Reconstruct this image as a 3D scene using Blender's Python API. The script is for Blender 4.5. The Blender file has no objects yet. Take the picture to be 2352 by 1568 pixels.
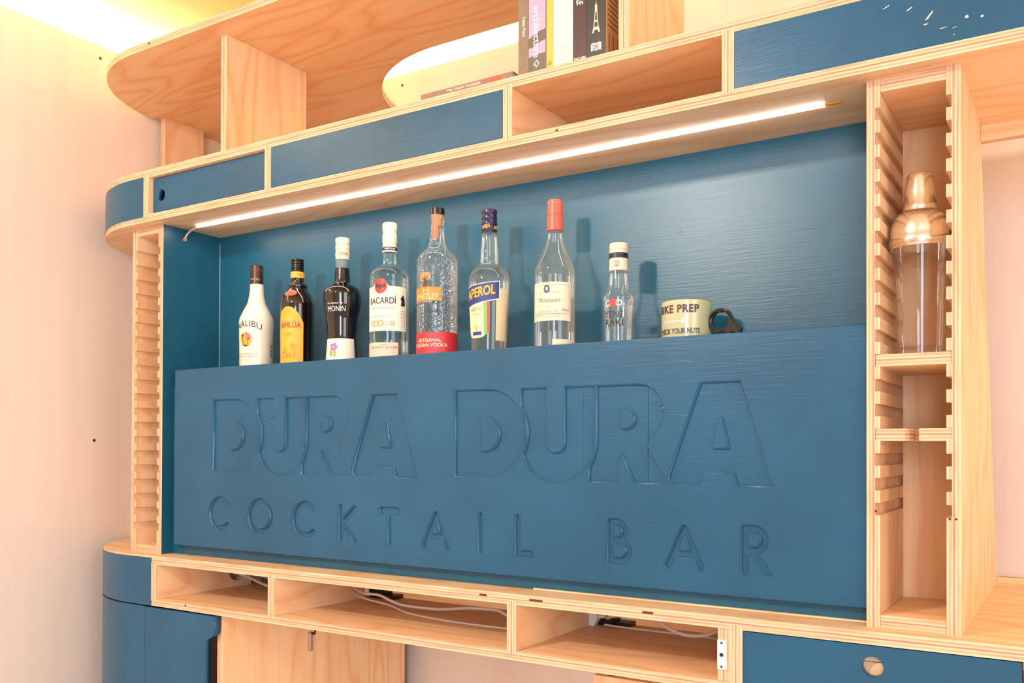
import bpy, bmesh, math, random
from mathutils import Vector, Matrix, noise
R = math.radians
PI = math.pi
sc = bpy.context.scene
COL = sc.collection
random.seed(7)

# ------------------------------------------------------------------ camera
cam_d = bpy.data.cameras.new('camera'); cam = bpy.data.objects.new('camera', cam_d); COL.objects.link(cam)
sc.camera = cam
cam_d.sensor_width = 36.0
cam_d.lens = 2090.14 / 2352 * 36.0
cam_d.shift_x = (1176 - 1150.07) / 2352
cam_d.shift_y = (1010.49 - 784) / 2352
cam_d.clip_start = 0.02
yaw, pitch, roll = R(-32.6198), R(0.5253), R(0.2042)
fwd = Vector((math.sin(yaw) * math.cos(pitch), math.cos(yaw) * math.cos(pitch), math.sin(pitch)))
rgt = Vector((math.cos(yaw), -math.sin(yaw), 0)); upv = rgt.cross(fwd)
r2 = rgt * math.cos(roll) + upv * math.sin(roll); u2 = -rgt * math.sin(roll) + upv * math.cos(roll)
m = Matrix.Identity(4)
for i in range(3):
    m[i][0] = r2[i]; m[i][1] = u2[i]; m[i][2] = -fwd[i]
m[0][3], m[1][3], m[2][3] = 1.12888, -1.34427, 1.30212
cam.matrix_world = m

# ------------------------------------------------------------------ world, exposure, lights
sc.view_settings.view_transform = 'Standard'; sc.view_settings.look = 'None'
sc.view_settings.gamma = 1.0; sc.view_settings.use_curve_mapping = False
sc.view_settings.exposure = 0.12
W = bpy.data.worlds.new('world'); sc.world = W; W.use_nodes = True
W.node_tree.nodes['Background'].inputs[0].default_value = (1.0, 0.89, 0.82, 1)
W.node_tree.nodes['Background'].inputs[1].default_value = 0.78

def area(name, loc, target, sx, sy, power, color):
    l = bpy.data.lights.new(name, 'AREA'); l.shape = 'RECTANGLE'; l.size = sx; l.size_y = sy
    l.energy = power; l.color = color
    o = bpy.data.objects.new(name, l); COL.objects.link(o); o.location = loc
    o.rotation_euler = (Vector(target) - Vector(loc)).to_track_quat('-Z', 'Y').to_euler()
    return o
# daylight through the window behind the photographer, and the room's ceiling lamp
area('window_daylight', (2.0, -3.55, 1.55), (0.0, 0.0, 1.4), 0.8, 1.5, 52, (0.70, 0.82, 1.0))
area('unseen_side_light', (3.2, -1.7, 1.7), (-1.0, 0.2, 1.5), 1.2, 1.3, 26, (1.0, 0.86, 0.78))  # unseen soft light added from the right, no window around it
area('ceiling_lamp_light', (-0.20, -2.0, 2.36), (0.2, 0.0, 1.4), 0.16, 0.16, 36, (1.0, 0.87, 0.76))
COVE = 95.0
LED = 29.0

# ------------------------------------------------------------------ materials
MATS = {}
def nt(name):
    mt = bpy.data.materials.new(name); mt.use_nodes = True
    n = mt.node_tree; b = n.nodes['Principled BSDF']
    return mt, n, b
def lin(c):
    if isinstance(c, str):
        c = [int(c[i:i + 2], 16) / 255 for i in (0, 2, 4)]
        c = [x / 12.92 if x <= .04045 else ((x + .055) / 1.055) ** 2.4 for x in c]
    return (c[0], c[1], c[2], 1)
def mat(name, color, rough=.5, metal=0, coat=0, spec=.5, var=0.0, emit=None, es=0):
    if name in MATS: return MATS[name]
    mt, n, b = nt(name)
    b.inputs['Base Color'].default_value = lin(color)
    b.inputs['Roughness'].default_value = rough; b.inputs['Metallic'].default_value = metal
    b.inputs['Coat Weight'].default_value = coat; b.inputs['Specular IOR Level'].default_value = spec
    if var:
        tn = n.nodes.new('ShaderNodeTexNoise'); tn.inputs['Scale'].default_value = 60
        mx = n.nodes.new('ShaderNodeMix'); mx.data_type = 'RGBA'
        c = lin(color); mx.inputs[6].default_value = c
        mx.inputs[7].default_value = tuple(x * (1 - var) for x in c[:3]) + (1,)
        tc = n.nodes.new('ShaderNodeTexCoord'); n.links.new(tc.outputs['Object'], tn.inputs['Vector'])
        n.links.new(tn.outputs['Fac'], mx.inputs[0]); n.links.new(mx.outputs[2], b.inputs['Base Color'])
    if emit:
        b.inputs['Emission Color'].default_value = lin(emit); b.inputs['Emission Strength'].default_value = es
    MATS[name] = mt
    return mt
def math_node(n, op, a, b=None):
    k = n.nodes.new('ShaderNodeMath'); k.operation = op
    for i, v in enumerate((a, b)):
        if v is None: continue
        if isinstance(v, (int, float)): k.inputs[i].default_value = v
        else: n.links.new(v, k.inputs[i])
    return k.outputs[0]
def ramp(n, fac, stops, interp='LINEAR'):
    r = n.nodes.new('ShaderNodeValToRGB'); r.color_ramp.interpolation = interp
    e = r.color_ramp.elements
    e[0].position, e[0].color = stops[0][0], lin(stops[0][1])
    e[1].position, e[1].color = stops[-1][0], lin(stops[-1][1])
    for p, c in stops[1:-1]:
        q = e.new(p); q.color = lin(c)
    n.links.new(fac, r.inputs[0]); return r.outputs[0]

def ply_face(grain, tone=0):
    """pine plywood face veneer: contour lines of a stretched noise give the cathedral figure"""
    key = 'plywood_face_%s%d' % (grain, tone)
    if key in MATS: return MATS[key]
    mt, n, b = nt(key)
    tc = n.nodes.new('ShaderNodeTexCoord'); oi = n.nodes.new('ShaderNodeObjectInfo')
    mp = n.nodes.new('ShaderNodeMapping')
    s = {'x': (1.5, 7, 7), 'y': (7, 1.5, 7), 'z': (7, 7, 1.5)}[grain]
    mp.inputs['Scale'].default_value = s
    n.links.new(tc.outputs['Object'], mp.inputs['Vector'])
    ad = n.nodes.new('ShaderNodeVectorMath'); ad.operation = 'ADD'
    cx = n.nodes.new('ShaderNodeCombineXYZ'); rr = math_node(n, 'MULTIPLY', oi.outputs['Random'], 37.0)
    for i in range(3): n.links.new(rr, cx.inputs[i])
    n.links.new(mp.outputs[0], ad.inputs[0]); n.links.new(cx.outputs[0], ad.inputs[1])
    ns = n.nodes.new('ShaderNodeTexNoise'); ns.inputs['Scale'].default_value = 1.0
    ns.inputs['Detail'].default_value = 1.5; ns.inputs['Roughness'].default_value = .4
    n.links.new(ad.outputs[0], ns.inputs['Vector'])
    v = math_node(n, 'MULTIPLY', ns.outputs['Fac'], 9.0)
    fr = math_node(n, 'FRACT', v)
    fine = n.nodes.new('ShaderNodeTexNoise'); fine.inputs['Detail'].default_value = 3
    mp2 = n.nodes.new('ShaderNodeMapping')
    mp2.inputs['Scale'].default_value = {'x': (6, 160, 160), 'y': (160, 6, 160), 'z': (160, 160, 6)}[grain]
    n.links.new(tc.outputs['Object'], mp2.inputs['Vector']); n.links.new(mp2.outputs[0], fine.inputs['Vector'])
    fine.inputs['Scale'].default_value = 1.0
    tones = [('fad6ab', 'f7cd9e', 'f1bc8e'), ('f2cfa7', 'efc89e', 'e8b98b')][tone]
    c = ramp(n, fr, [(0.0, tones[2]), (0.16, tones[1]), (0.55, tones[0]), (0.80, tones[1]), (1.0, tones[2])])
    mx = n.nodes.new('ShaderNodeMix'); mx.data_type = 'RGBA'; mx.blend_type = 'MULTIPLY'
    mx.inputs[0].default_value = .28
    n.links.new(c, mx.inputs[6])
    n.links.new(ramp(n, fine.outputs['Fac'], [(.3, (.78, .7, .62)), (.7, (1, 1, 1))]), mx.inputs[7])
    # occasional dark knots
    vo = n.nodes.new('ShaderNodeTexVoronoi'); vo.inputs['Scale'].default_value = 4.5
    n.links.new(tc.outputs['Object'], vo.inputs['Vector'])
    n.links.new(mx.outputs[2], b.inputs['Base Color'])
    b.inputs['Roughness'].default_value = .5; b.inputs['Specular IOR Level'].default_value = .3
    MATS[key] = mt; return mt

def ply_edge(axis, length_axis, th=.018):
    """layered plywood edge: light and reddish veneers stacked along the board's thickness"""
    key = 'plywood_edge_%s%s' % (axis, length_axis)
    if key in MATS: return MATS[key]
    mt, n, b = nt(key)
    tc = n.nodes.new('ShaderNodeTexCoord'); sp = n.nodes.new('ShaderNodeSeparateXYZ')
    n.links.new(tc.outputs['Object'], sp.inputs[0])
    t = math_node(n, 'DIVIDE', sp.outputs['xyz'.index(axis)], th)
    mp = n.nodes.new('ShaderNodeMapping')
    scl = [260, 260, 260]; scl['xyz'.index(length_axis)] = 9
    mp.inputs['Scale'].default_value = scl
    n.links.new(tc.outputs['Object'], mp.inputs['Vector'])
    ns = n.nodes.new('ShaderNodeTexNoise'); ns.inputs['Scale'].default_value = 1; ns.inputs['Detail'].default_value = 3
    n.links.new(mp.outputs[0], ns.inputs['Vector'])
    wob = math_node(n, 'MULTIPLY', math_node(n, 'SUBTRACT', ns.outputs['Fac'], .5), .10)
    t2 = math_node(n, 'ADD', t, wob)
    L, P, M2 = 'ebcaa6', 'cb8f78', 'dcaf90'
    c = ramp(n, t2, [(0.0, L), (.12, L), (.17, M2), (.30, M2), (.35, L), (.42, L), (.45, P), (.56, P), (.60, L), (.68, L),
                     (.72, M2), (.84, M2), (.88, L), (1.0, L)])
    mx = n.nodes.new('ShaderNodeMix'); mx.data_type = 'RGBA'; mx.blend_type = 'MULTIPLY'; mx.inputs[0].default_value = .7
    n.links.new(c, mx.inputs[6])
    n.links.new(ramp(n, ns.outputs['Fac'], [(.32, (.72, .55, .45)), (.55, (1, 1, 1))]), mx.inputs[7])
    # core voids: short dark slots in the middle veneers
    mp3 = n.nodes.new('ShaderNodeMapping'); sc3 = [3, 3, 3]; sc3['xyz'.index(length_axis)] = 22
    mp3.inputs['Scale'].default_value = sc3
    oi = n.nodes.new('ShaderNodeObjectInfo')
    n.links.new(tc.outputs['Object'], mp3.inputs['Vector'])
    ad = n.nodes.new('ShaderNodeVectorMath'); ad.operation = 'ADD'
    cx = n.nodes.new('ShaderNodeCombineXYZ'); rr = math_node(n, 'MULTIPLY', oi.outputs['Random'], 50.0)
    for i in range(3): n.links.new(rr, cx.inputs[i])
    n.links.new(mp3.outputs[0], ad.inputs[0]); n.links.new(cx.outputs[0], ad.inputs[1])
    v3 = n.nodes.new('ShaderNodeTexNoise'); v3.inputs['Scale'].default_value = 1; v3.inputs['Detail'].default_value = 0
    n.links.new(ad.outputs[0], v3.inputs['Vector'])
    hole = math_node(n, 'GREATER_THAN', v3.outputs['Fac'], .785)
    band = math_node(n, 'MULTIPLY', math_node(n, 'GREATER_THAN', t, .52), math_node(n, 'LESS_THAN', t, .72))
    hb = math_node(n, 'MULTIPLY', hole, band)
    m3 = n.nodes.new('ShaderNodeMix'); m3.data_type = 'RGBA'
    n.links.new(hb, m3.inputs[0]); n.links.new(mx.outputs[2], m3.inputs[6]); m3.inputs[7].default_value = lin('5a3424')
    n.links.new(m3.outputs[2], b.inputs['Base Color'])
    b.inputs['Roughness'].default_value = .65; b.inputs['Specular IOR Level'].default_value = .25
    MATS[key] = mt; return mt

def blue_paint(key='blue_paint', c1='1d587c', c2='1a5070', rough=.31, bump=.12):
    if key in MATS: return MATS[key]
    mt, n, b = nt(key)
    tc = n.nodes.new('ShaderNodeTexCoord'); mp = n.nodes.new('ShaderNodeMapping')
    mp.inputs['Scale'].default_value = (14, 200, 330)
    n.links.new(tc.outputs['Object'], mp.inputs['Vector'])
    ns = n.nodes.new('ShaderNodeTexNoise'); ns.inputs['Scale'].default_value = 1; ns.inputs['Detail'].default_value = 4
    n.links.new(mp.outputs[0], ns.inputs['Vector'])
    n2 = n.nodes.new('ShaderNodeTexNoise'); n2.inputs['Scale'].default_value = 5; n2.inputs['Detail'].default_value = 3
    n.links.new(tc.outputs['Object'], n2.inputs['Vector'])
    n.links.new(ramp(n, n2.outputs['Fac'], [(.35, c1), (.65, c2)]), b.inputs['Base Color'])
    # raised brush ridges that catch the light
    mp4 = n.nodes.new('ShaderNodeMapping'); mp4.inputs['Scale'].default_value = (22, 30, 150)
    mp4.inputs['Rotation'].default_value = (0, R(4), 0)
    n.links.new(tc.outputs['Object'], mp4.inputs['Vector'])
    n4 = n.nodes.new('ShaderNodeTexNoise'); n4.inputs['Scale'].default_value = 1; n4.inputs['Detail'].default_value = 1
    n.links.new(mp4.outputs[0], n4.inputs['Vector'])
    ridge = math_node(n, 'MULTIPLY', math_node(n, 'MAXIMUM', math_node(n, 'SUBTRACT', n4.outputs['Fac'], .66), 0.0), 5.0)
    hsum = math_node(n, 'ADD', math_node(n, 'MULTIPLY', ns.outputs['Fac'], 1.0), ridge)
    bp = n.nodes.new('ShaderNodeBump'); bp.inputs['Strength'].default_value = bump; bp.inputs['Distance'].default_value = .002
    n.links.new(hsum, bp.inputs['Height']); n.links.new(bp.outputs[0], b.inputs['Normal'])
    b.inputs['Roughness'].default_value = rough; b.inputs['Specular IOR Level'].default_value = .42
    MATS[key] = mt; return mt

def wall_mat(key, c1, c2, axis='z'):
    mt, n, b = nt(key)
    tc = n.nodes.new('ShaderNodeTexCoord'); mp = n.nodes.new('ShaderNodeMapping')
    mp.inputs['Scale'].default_value = (9, 9, .7)
    n.links.new(tc.outputs['Object'], mp.inputs['Vector'])
    ns = n.nodes.new('ShaderNodeTexNoise'); ns.inputs['Scale'].default_value = 1; ns.inputs['Detail'].default_value = 5
    n.links.new(mp.outputs[0], ns.inputs['Vector'])
    n.links.new(ramp(n, ns.outputs['Fac'], [(.35, c1), (.65, c2)]), b.inputs['Base Color'])
    b.inputs['Roughness'].default_value = .55; b.inputs['Specular IOR Level'].default_value = .3
    MATS[key] = mt; return mt

def thin_glass(key, tint, edge=(1, 1, 1), base=.06, rough=.02, bump=0, haze=1.0):
    """clear container glass: light passes, Fresnel reflection on top, stronger towards the rim"""
    if key in MATS: return MATS[key]
    mt = bpy.data.materials.new(key); mt.use_nodes = True; n = mt.node_tree
    for k in list(n.nodes): n.nodes.remove(k)
    out = n.nodes.new('ShaderNodeOutputMaterial')
    tr = n.nodes.new('ShaderNodeBsdfTransparent'); tr.inputs[0].default_value = lin(tint)
    gl = n.nodes.new('ShaderNodeBsdfGlossy'); gl.inputs['Roughness'].default_value = rough
    gl.inputs['Color'].default_value = lin(edge)
    df = n.nodes.new('ShaderNodeBsdfDiffuse'); df.inputs[0].default_value = lin('c8cfc6')
    lw = n.nodes.new('ShaderNodeLayerWeight'); lw.inputs[0].default_value = .32
    f1 = math_node(n, 'ADD', math_node(n, 'MULTIPLY', lw.outputs['Fresnel'], .55), base)
    mx = n.nodes.new('ShaderNodeMixShader'); n.links.new(f1, mx.inputs[0])
    n.links.new(tr.outputs[0], mx.inputs[1]); n.links.new(gl.outputs[0], mx.inputs[2])
    fc = math_node(n, 'ADD', math_node(n, 'MULTIPLY', math_node(n, 'POWER', lw.outputs['Facing'], 3.0), .30 * haze), .03 * haze)
    m2 = n.nodes.new('ShaderNodeMixShader'); n.links.new(fc, m2.inputs[0])
    n.links.new(mx.outputs[0], m2.inputs[1]); n.links.new(df.outputs[0], m2.inputs[2])
    if bump:
        tc = n.nodes.new('ShaderNodeTexCoord'); vo = n.nodes.new('ShaderNodeTexVoronoi')
        vo.inputs['Scale'].default_value = 62; vo.feature = 'F1'
        nz = n.nodes.new('ShaderNodeTexNoise'); nz.inputs['Scale'].default_value = 45
        mv = n.nodes.new('ShaderNodeVectorMath'); mv.operation = 'MULTIPLY_ADD'
        n.links.new(tc.outputs['Object'], nz.inputs['Vector'])
        n.links.new(nz.outputs['Color'], mv.inputs[0]); mv.inputs[1].default_value = (.008, .008, .008)
        n.links.new(tc.outputs['Object'], mv.inputs[2]); n.links.new(mv.outputs[0], vo.inputs['Vector'])
        rp = ramp(n, math_node(n, 'FRACT', math_node(n, 'MULTIPLY', vo.outputs['Distance'], 3.2)), [(0.0, (0, 0, 0)), (.30, (0, 0, 0)), (.5, (1, 1, 1)), (.70, (0, 0, 0)), (1.0, (0, 0, 0))])
        bp = n.nodes.new('ShaderNodeBump'); bp.inputs['Strength'].default_value = bump; bp.inputs['Distance'].default_value = .002
        n.links.new(rp, bp.inputs['Height'])
        n.links.new(bp.outputs[0], gl.inputs['Normal']); n.links.new(bp.outputs[0], lw.inputs['Normal'])
    n.links.new(m2.outputs[0], out.inputs[0])
    MATS[key] = mt; return mt

def emitter(key, color, strength):
    mt, n, b = nt(key); b.inputs['Base Color'].default_value = (.9, .9, .9, 1)
    b.inputs['Emission Color'].default_value = (*color, 1); b.inputs['Emission Strength'].default_value = strength
    MATS[key] = mt; return mt

# ------------------------------------------------------------------ object helpers
def thing(name, label, cat, loc=(0, 0, 0), group=None, rz=0):
    o = bpy.data.objects.new(name, None); COL.objects.link(o); o.location = loc; o.rotation_euler[2] = rz
    o.empty_display_size = .05
    o['label'] = label; o['category'] = cat
    if group: o['group'] = group
    return o
def tag(o, label, cat, group=None):
    o['label'] = label; o['category'] = cat
    if group: o['group'] = group
    return o
def world_loc(o):
    v = Vector((0, 0, 0))
    while o is not None:
        v += o.location; o = o.parent
    return v
def put(name, me, mats, parent=None, loc=(0, 0, 0), smooth=False):
    if not isinstance(mats, (list, tuple)): mats = [mats]
    for k in mats: me.materials.append(k)
    if smooth:
        for p in me.polygons: p.use_smooth = True
    o = bpy.data.objects.new(name, me); COL.objects.link(o)
    loc = Vector(loc)
    if parent is not None:
        o.parent = parent; loc = loc - world_loc(parent)
    o.location = loc
    return o
def bm_obj(name, bm, mats, parent=None, loc=(0, 0, 0), smooth=False):
    me = bpy.data.meshes.new(name); bm.normal_update(); bm.to_mesh(me); bm.free()
    o = put(name, me, mats, parent, loc, False)
    if smooth:
        me.set_sharp_from_angle(angle=R(35)) if hasattr(me, 'set_sharp_from_angle') else None
        for p in me.polygons: p.use_smooth = True
        if hasattr(me, 'set_sharp_from_angle'): me.set_sharp_from_angle(angle=R(35))
    return o
def bx(bm, x0, x1, y0, y1, z0, z1, mi=0):
    v = [bm.verts.new(p) for p in ((x0, y0, z0), (x1, y0, z0), (x1, y1, z0), (x0, y1, z0), (x0, y0, z1), (x1, y0, z1), (x1, y1, z1), (x0, y1, z1))]
    fs = []
    for f in ((0, 3, 2, 1), (4, 5, 6, 7), (0, 1, 5, 4), (1, 2, 6, 5), (2, 3, 7, 6), (3, 0, 4, 7)):
        fc = bm.faces.new([v[i] for i in f]); fc.material_index = mi; fs.append(fc)
    return fs
def box(name, mt, parent, x0, x1, y0, y1, z0, z1, bevel=0.0):
    bm = bmesh.new(); bx(bm, 0, x1 - x0, 0, y1 - y0, 0, z1 - z0)
    if bevel: bmesh.ops.bevel(bm, geom=bm.edges[:], offset=bevel, segments=2, affect='EDGES', profile=.7)
    return bm_obj(name, bm, mt, parent, (x0, y0, z0))
def board(name, parent, x0, x1, y0, y1, z0, z1, grain=None, paint=None, tone=0, grooves=None):
    """a plywood board; thin axis faces get veneer, the rest layered edges. paint={'+x':mat,...} repaints faces"""
    d = (x1 - x0, y1 - y0, z1 - z0); thin = d.index(min(d))
    rest = [i for i in range(3) if i != thin]
    long_ = max(rest, key=lambda i: d[i])
    g = grain or 'xyz'[long_]
    mats = [ply_face(g, tone)]
    edge = {}
    bm = bmesh.new(); bx(bm, 0, d[0], 0, d[1], 0, d[2])
    bmesh.ops.bevel(bm, geom=bm.edges[:], offset=.0006, segments=1, affect='EDGES')
    bm.normal_update()
    for f in bm.faces:
        ax = max(range(3), key=lambda i: abs(f.normal[i]))
        if ax == thin: f.material_index = 0
        else:
            # this edge face runs along the remaining axis
            run = [i for i in rest if i != ax][0]
            e = ply_edge('xyz'[thin], 'xyz'[run])
            if e not in mats: mats.append(e)
            f.material_index = mats.index(e)
        if paint:
            k = ('+' if f.normal[ax] > 0 else '-') + 'xyz'[ax]
            if k in paint and abs(f.normal[ax]) > .9:
                if paint[k] not in mats: mats.append(paint[k])
                f.material_index = mats.index(paint[k])
    return bm_obj(name, bm, mats, parent, (x0, y0, z0))
def prism(name, parent, outline, z0, z1, mats, holes=None):
    """horizontal board of any outline; mats = [face, edge]"""
    bm = bmesh.new()
    lo = [bm.verts.new((x, y, 0)) for x, y in outline]; hi = [bm.verts.new((x, y, z1 - z0)) for x, y in outline]
    n = len(outline)
    bm.faces.new(list(reversed(lo))); bm.faces.new(hi)
    for i in range(n):
        f = bm.faces.new((lo[i], lo[(i + 1) % n], hi[(i + 1) % n], hi[i])); f.material_index = 1; f.smooth = False
    bmesh.ops.recalc_face_normals(bm, faces=bm.faces[:])
    return bm_obj(name, bm, mats, parent, (0, 0, z0))
def lathe_bm(prof, seg=40, cap0=True, cap1=True):
    bm = bmesh.new(); rings = []
    for r, z in prof:
        if r < 1e-6: rings.append([bm.verts.new((0, 0, z))])
        else: rings.append([bm.verts.new((r * math.cos(2 * PI * i / seg), r * math.sin(2 * PI * i / seg), z)) for i in range(seg)])
    for a, b in zip(rings[:-1], rings[1:]):
        for i in range(seg):
            j = (i + 1) % seg
            q = [a[i % len(a)], a[j % len(a)], b[j % len(b)], b[i % len(b)]]
            q2 = []
            for v in q:
                if v not in q2: q2.append(v)
            if len(q2) > 2:
                try: bm.faces.new(q2)
                except ValueError: pass
    if cap0 and len(rings[0]) > 1: bm.faces.new(list(reversed(rings[0])))
    if cap1 and len(rings[-1]) > 1: bm.faces.new(rings[-1])
    bmesh.ops.recalc_face_normals(bm, faces=bm.faces[:])
    return bm
def lathe(name, prof, mt, parent, loc, seg=40, cap0=True, cap1=True):
    return bm_obj(name, lathe_bm(prof, seg, cap0, cap1), mt, parent, loc, smooth=True)
def catmull(pts, sub=8):
    out = []
    P = [Vector(p) for p in pts]
    for i in range(len(P) - 1):
        a = P[i - 1] if i else P[i] * 2 - P[i + 1]; b, c = P[i], P[i + 1]
        d = P[i + 2] if i + 2 < len(P) else P[i + 1] * 2 - P[i]
        for k in range(sub):
            t = k / sub
            out.append(.5 * ((2 * b) + (c - a) * t + (2 * a - 5 * b + 4 * c - d) * t * t + (3 * b - a - 3 * c + d) * t ** 3))
    out.append(P[-1]); return out
def tube(name, pts, rad, mt, parent=None, seg=10, smooth_path=True, label=None):
    P = catmull(pts) if smooth_path else [Vector(p) for p in pts]
    o0 = P[0].copy(); bm = bmesh.new(); rings = []
    nrm = None
    for i, p in enumerate(P):
        t = (P[min(i + 1, len(P) - 1)] - P[max(i - 1, 0)]).normalized()
        if nrm is None:
            nrm = t.cross(Vector((0, 0, 1)))
            if nrm.length < .1: nrm = t.cross(Vector((1, 0, 0)))
        nrm = (nrm - t * nrm.dot(t)).normalized(); bn = t.cross(nrm)
        r = rad[i] if isinstance(rad, list) else rad
        rings.append([bm.verts.new(p - o0 + nrm * r * math.cos(2 * PI * k / seg) + bn * r * math.sin(2 * PI * k / seg)) for k in range(seg)])
    for a, b in zip(rings[:-1], rings[1:]):
        for k in range(seg): bm.faces.new((a[k], a[(k + 1) % seg], b[(k + 1) % seg], b[k]))
    bm.faces.new(list(reversed(rings[0]))); bm.faces.new(rings[-1])
    bmesh.ops.recalc_face_normals(bm, faces=bm.faces[:])
    return bm_obj(name, bm, mt, parent, o0, smooth=True)

# ---- flat outlines (with holes) to mesh through a filled 2D curve
def curve_mesh(polys, extrude=0.0):
    cu = bpy.data.curves.new('outline', 'CURVE'); cu.dimensions = '2D'; cu.fill_mode = 'BOTH'
    for pl in polys:
        s = cu.splines.new('POLY'); s.points.add(len(pl) - 1); s.use_cyclic_u = True
        for q, (x, y) in zip(s.points, pl): q.co = (x, y, 0, 1)
    cu.extrude = extrude
    o = bpy.data.objects.new('outline', cu); COL.objects.link(o)
    dg = bpy.context.evaluated_depsgraph_get(); dg.update()
    me = bpy.data.meshes.new_from_object(o.evaluated_get(dg))
    bpy.data.objects.remove(o); bpy.data.curves.remove(cu)
    bm = bmesh.new(); bm.from_mesh(me); bpy.data.meshes.remove(me)
    bmesh.ops.remove_doubles(bm, verts=bm.verts[:], dist=1e-6)
    bmesh.ops.recalc_face_normals(bm, faces=bm.faces[:])
    return bm
TXT = {}
def text_verts(s, bold=0.0, shear=0.0, spacing=1.0):
    k = (s, bold, shear, spacing)
    if k not in TXT:
        cu = bpy.data.curves.new('lettering', 'FONT'); cu.body = s; cu.resolution_u = 3; cu.offset = bold; cu.shear = shear
        cu.space_character = spacing; cu.fill_mode = 'FRONT' if hasattr(cu, 'fill_mode') else 'FRONT'
        o = bpy.data.objects.new('lettering', cu); COL.objects.link(o)
        dg = bpy.context.evaluated_depsgraph_get(); dg.update()
        me = bpy.data.meshes.new_from_object(o.evaluated_get(dg))
        vs = [(v.co.x, v.co.y) for v in me.vertices]; fs = [tuple(p.vertices) for p in me.polygons]
        x0 = min(v[0] for v in vs); x1 = max(v[0] for v in vs); y0 = min(v[1] for v in vs); y1 = max(v[1] for v in vs)
        TXT[k] = ([((x - x0) / (x1 - x0), (y - y0) / (y1 - y0)) for x, y in vs], fs, (x1 - x0) / (y1 - y0))
        bpy.data.objects.remove(o); bpy.data.curves.remove(cu); bpy.data.meshes.remove(me)
    return TXT[k]
def slice_u(vs, fs, step):
    """cut a flat outline into narrow vertical slices so that it can bend round a bottle"""
    u0 = min(v[0] for v in vs); u1 = max(v[0] for v in vs)
    bm = bmesh.new(); V = [bm.verts.new((u, v, 0)) for u, v in vs]
    for f in fs:
        try: bm.faces.new([V[i] for i in f])
        except ValueError: pass
    k = math.ceil((u0 + 1e-9) / step) * step
    while k < u1:
        bmesh.ops.bisect_plane(bm, geom=bm.verts[:] + bm.edges[:] + bm.faces[:], dist=1e-7, plane_co=(k, 0, 0), plane_no=(1, 0, 0)); k += step
    bm.verts.index_update(); r = ([(v.co.x, v.co.y) for v in bm.verts], [tuple(v.index for v in f.verts) for f in bm.faces]); bm.free()
    return r
def mapped(name, vs, fs, fn, mt, parent, sub=0):
    """mesh from 2D vertices pushed through fn(u, v) -> world point; stored around the parent's origin"""
    if sub: vs, fs = slice_u(vs, fs, sub)
    base = world_loc(parent)
    me = bpy.data.meshes.new(name)
    me.from_pydata([tuple(Vector(fn(u, v)) - base) for u, v in vs], [], fs); me.update()
    me.materials.append(mt)
    o = bpy.data.objects.new(name, me); COL.objects.link(o); o.parent = parent
    return o
def flat_text(name, s, mt, parent, x, y, z, w, h, rot=0, bold=.0, shear=0, spacing=1.0):
    """text on a vertical plane facing the room (-y); w, h along and across the writing; centred at x, z"""
    vs, fs, asp = text_verts(s, bold, shear, spacing)
    c, sn = math.cos(rot), math.sin(rot)
    def fn(u, v):
        a, b = (u - .5) * w, (v - .5) * h
        return (x + a * c - b * sn, y, z + a * sn + b * c)
    return mapped(name, vs, fs, fn, mt, parent)
class Cyl:
    """surface of a bottle: radius as a function of height, used for labels and print"""
    def __init__(s, cx, cy, z0, prof): s.cx, s.cy, s.z0, s.prof = cx, cy, z0, prof
    def r(s, z):
        z -= s.z0; P = s.prof
        for (r0, a), (r1, b) in zip(P[:-1], P[1:]):
            if a <= z <= b and b > a: return r0 + (r1 - r0) * (z - a) / (b - a)
        return P[-1][0] if z > P[-1][1] else P[0][0]
    def pt(s, ang, z, off=.0003):
        r = s.r(z) + off
        return (s.cx + r * math.sin(ang), s.cy - r * math.cos(ang), z)
    def patch(s, name, mt, parent, a0, a1, z0, z1, off=.0003, top=None, bot=None, nu=24, nv=8):
        a0, a1 = R(a0), R(a1); vs = []; fs = []
        for j in range(nv + 1):
            for i in range(nu + 1):
                u = i / nu; t = j / nv
                zt = z1 + (top(u) if top else 0); zb = z0 + (bot(u) if bot else 0)
                vs.append((a0 + (a1 - a0) * u, zb + (zt - zb) * t))
        for j in range(nv):
            for i in range(nu):
                k = j * (nu + 1) + i; fs.append((k, k + 1, k + nu + 2, k + nu + 1))
        o = mapped(name, vs, fs, lambda a, z: s.pt(a, z, off), mt, parent)
        for p in o.data.polygons: p.use_smooth = True
        return o
    def text(s, name, st, mt, parent, ac, zc, wa, h, off=.0008, bold=0.0, shear=0, arch=0.0, slope=0.0, spacing=1.0):
        vs, fs, asp = text_verts(st, bold, shear, spacing)
        def fn(u, v):
            du = u - .5
            return s.pt(R(ac + du * wa), zc + (v - .5) * h + arch * (1 - 4 * du * du) + slope * du, off)
        return mapped(name, vs, fs, fn, mt, parent, .06 if len(vs) < 900 else 0)
    def shape(s, name, polys, mt, parent, ac, zc, scale=1.0, off=.0008, sub=0):
        """flat outline in millimetres laid on the surface"""
        bm = curve_mesh([[(x * .001 * scale, y * .001 * scale) for x, y in p] for p in polys])
        vs = [(v.co.x, v.co.y) for v in bm.verts]; bm.verts.index_update()
        fs = [tuple(v.index for v in f.verts) for f in bm.faces]; bm.free()
        r = s.r(zc)
        return mapped(name, vs, fs, lambda u, v: s.pt(R(ac) + u / r, zc + v, off), mt, parent, .002)
def ell(cx, cy, rx, ry, n=32, a0=0, a1=360, close=True):
    k = n if close else n - 1
    return [(cx + rx * math.cos(R(a0 + (a1 - a0) * i / k)), cy + ry * math.sin(R(a0 + (a1 - a0) * i / k))) for i in range(n)]

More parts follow.
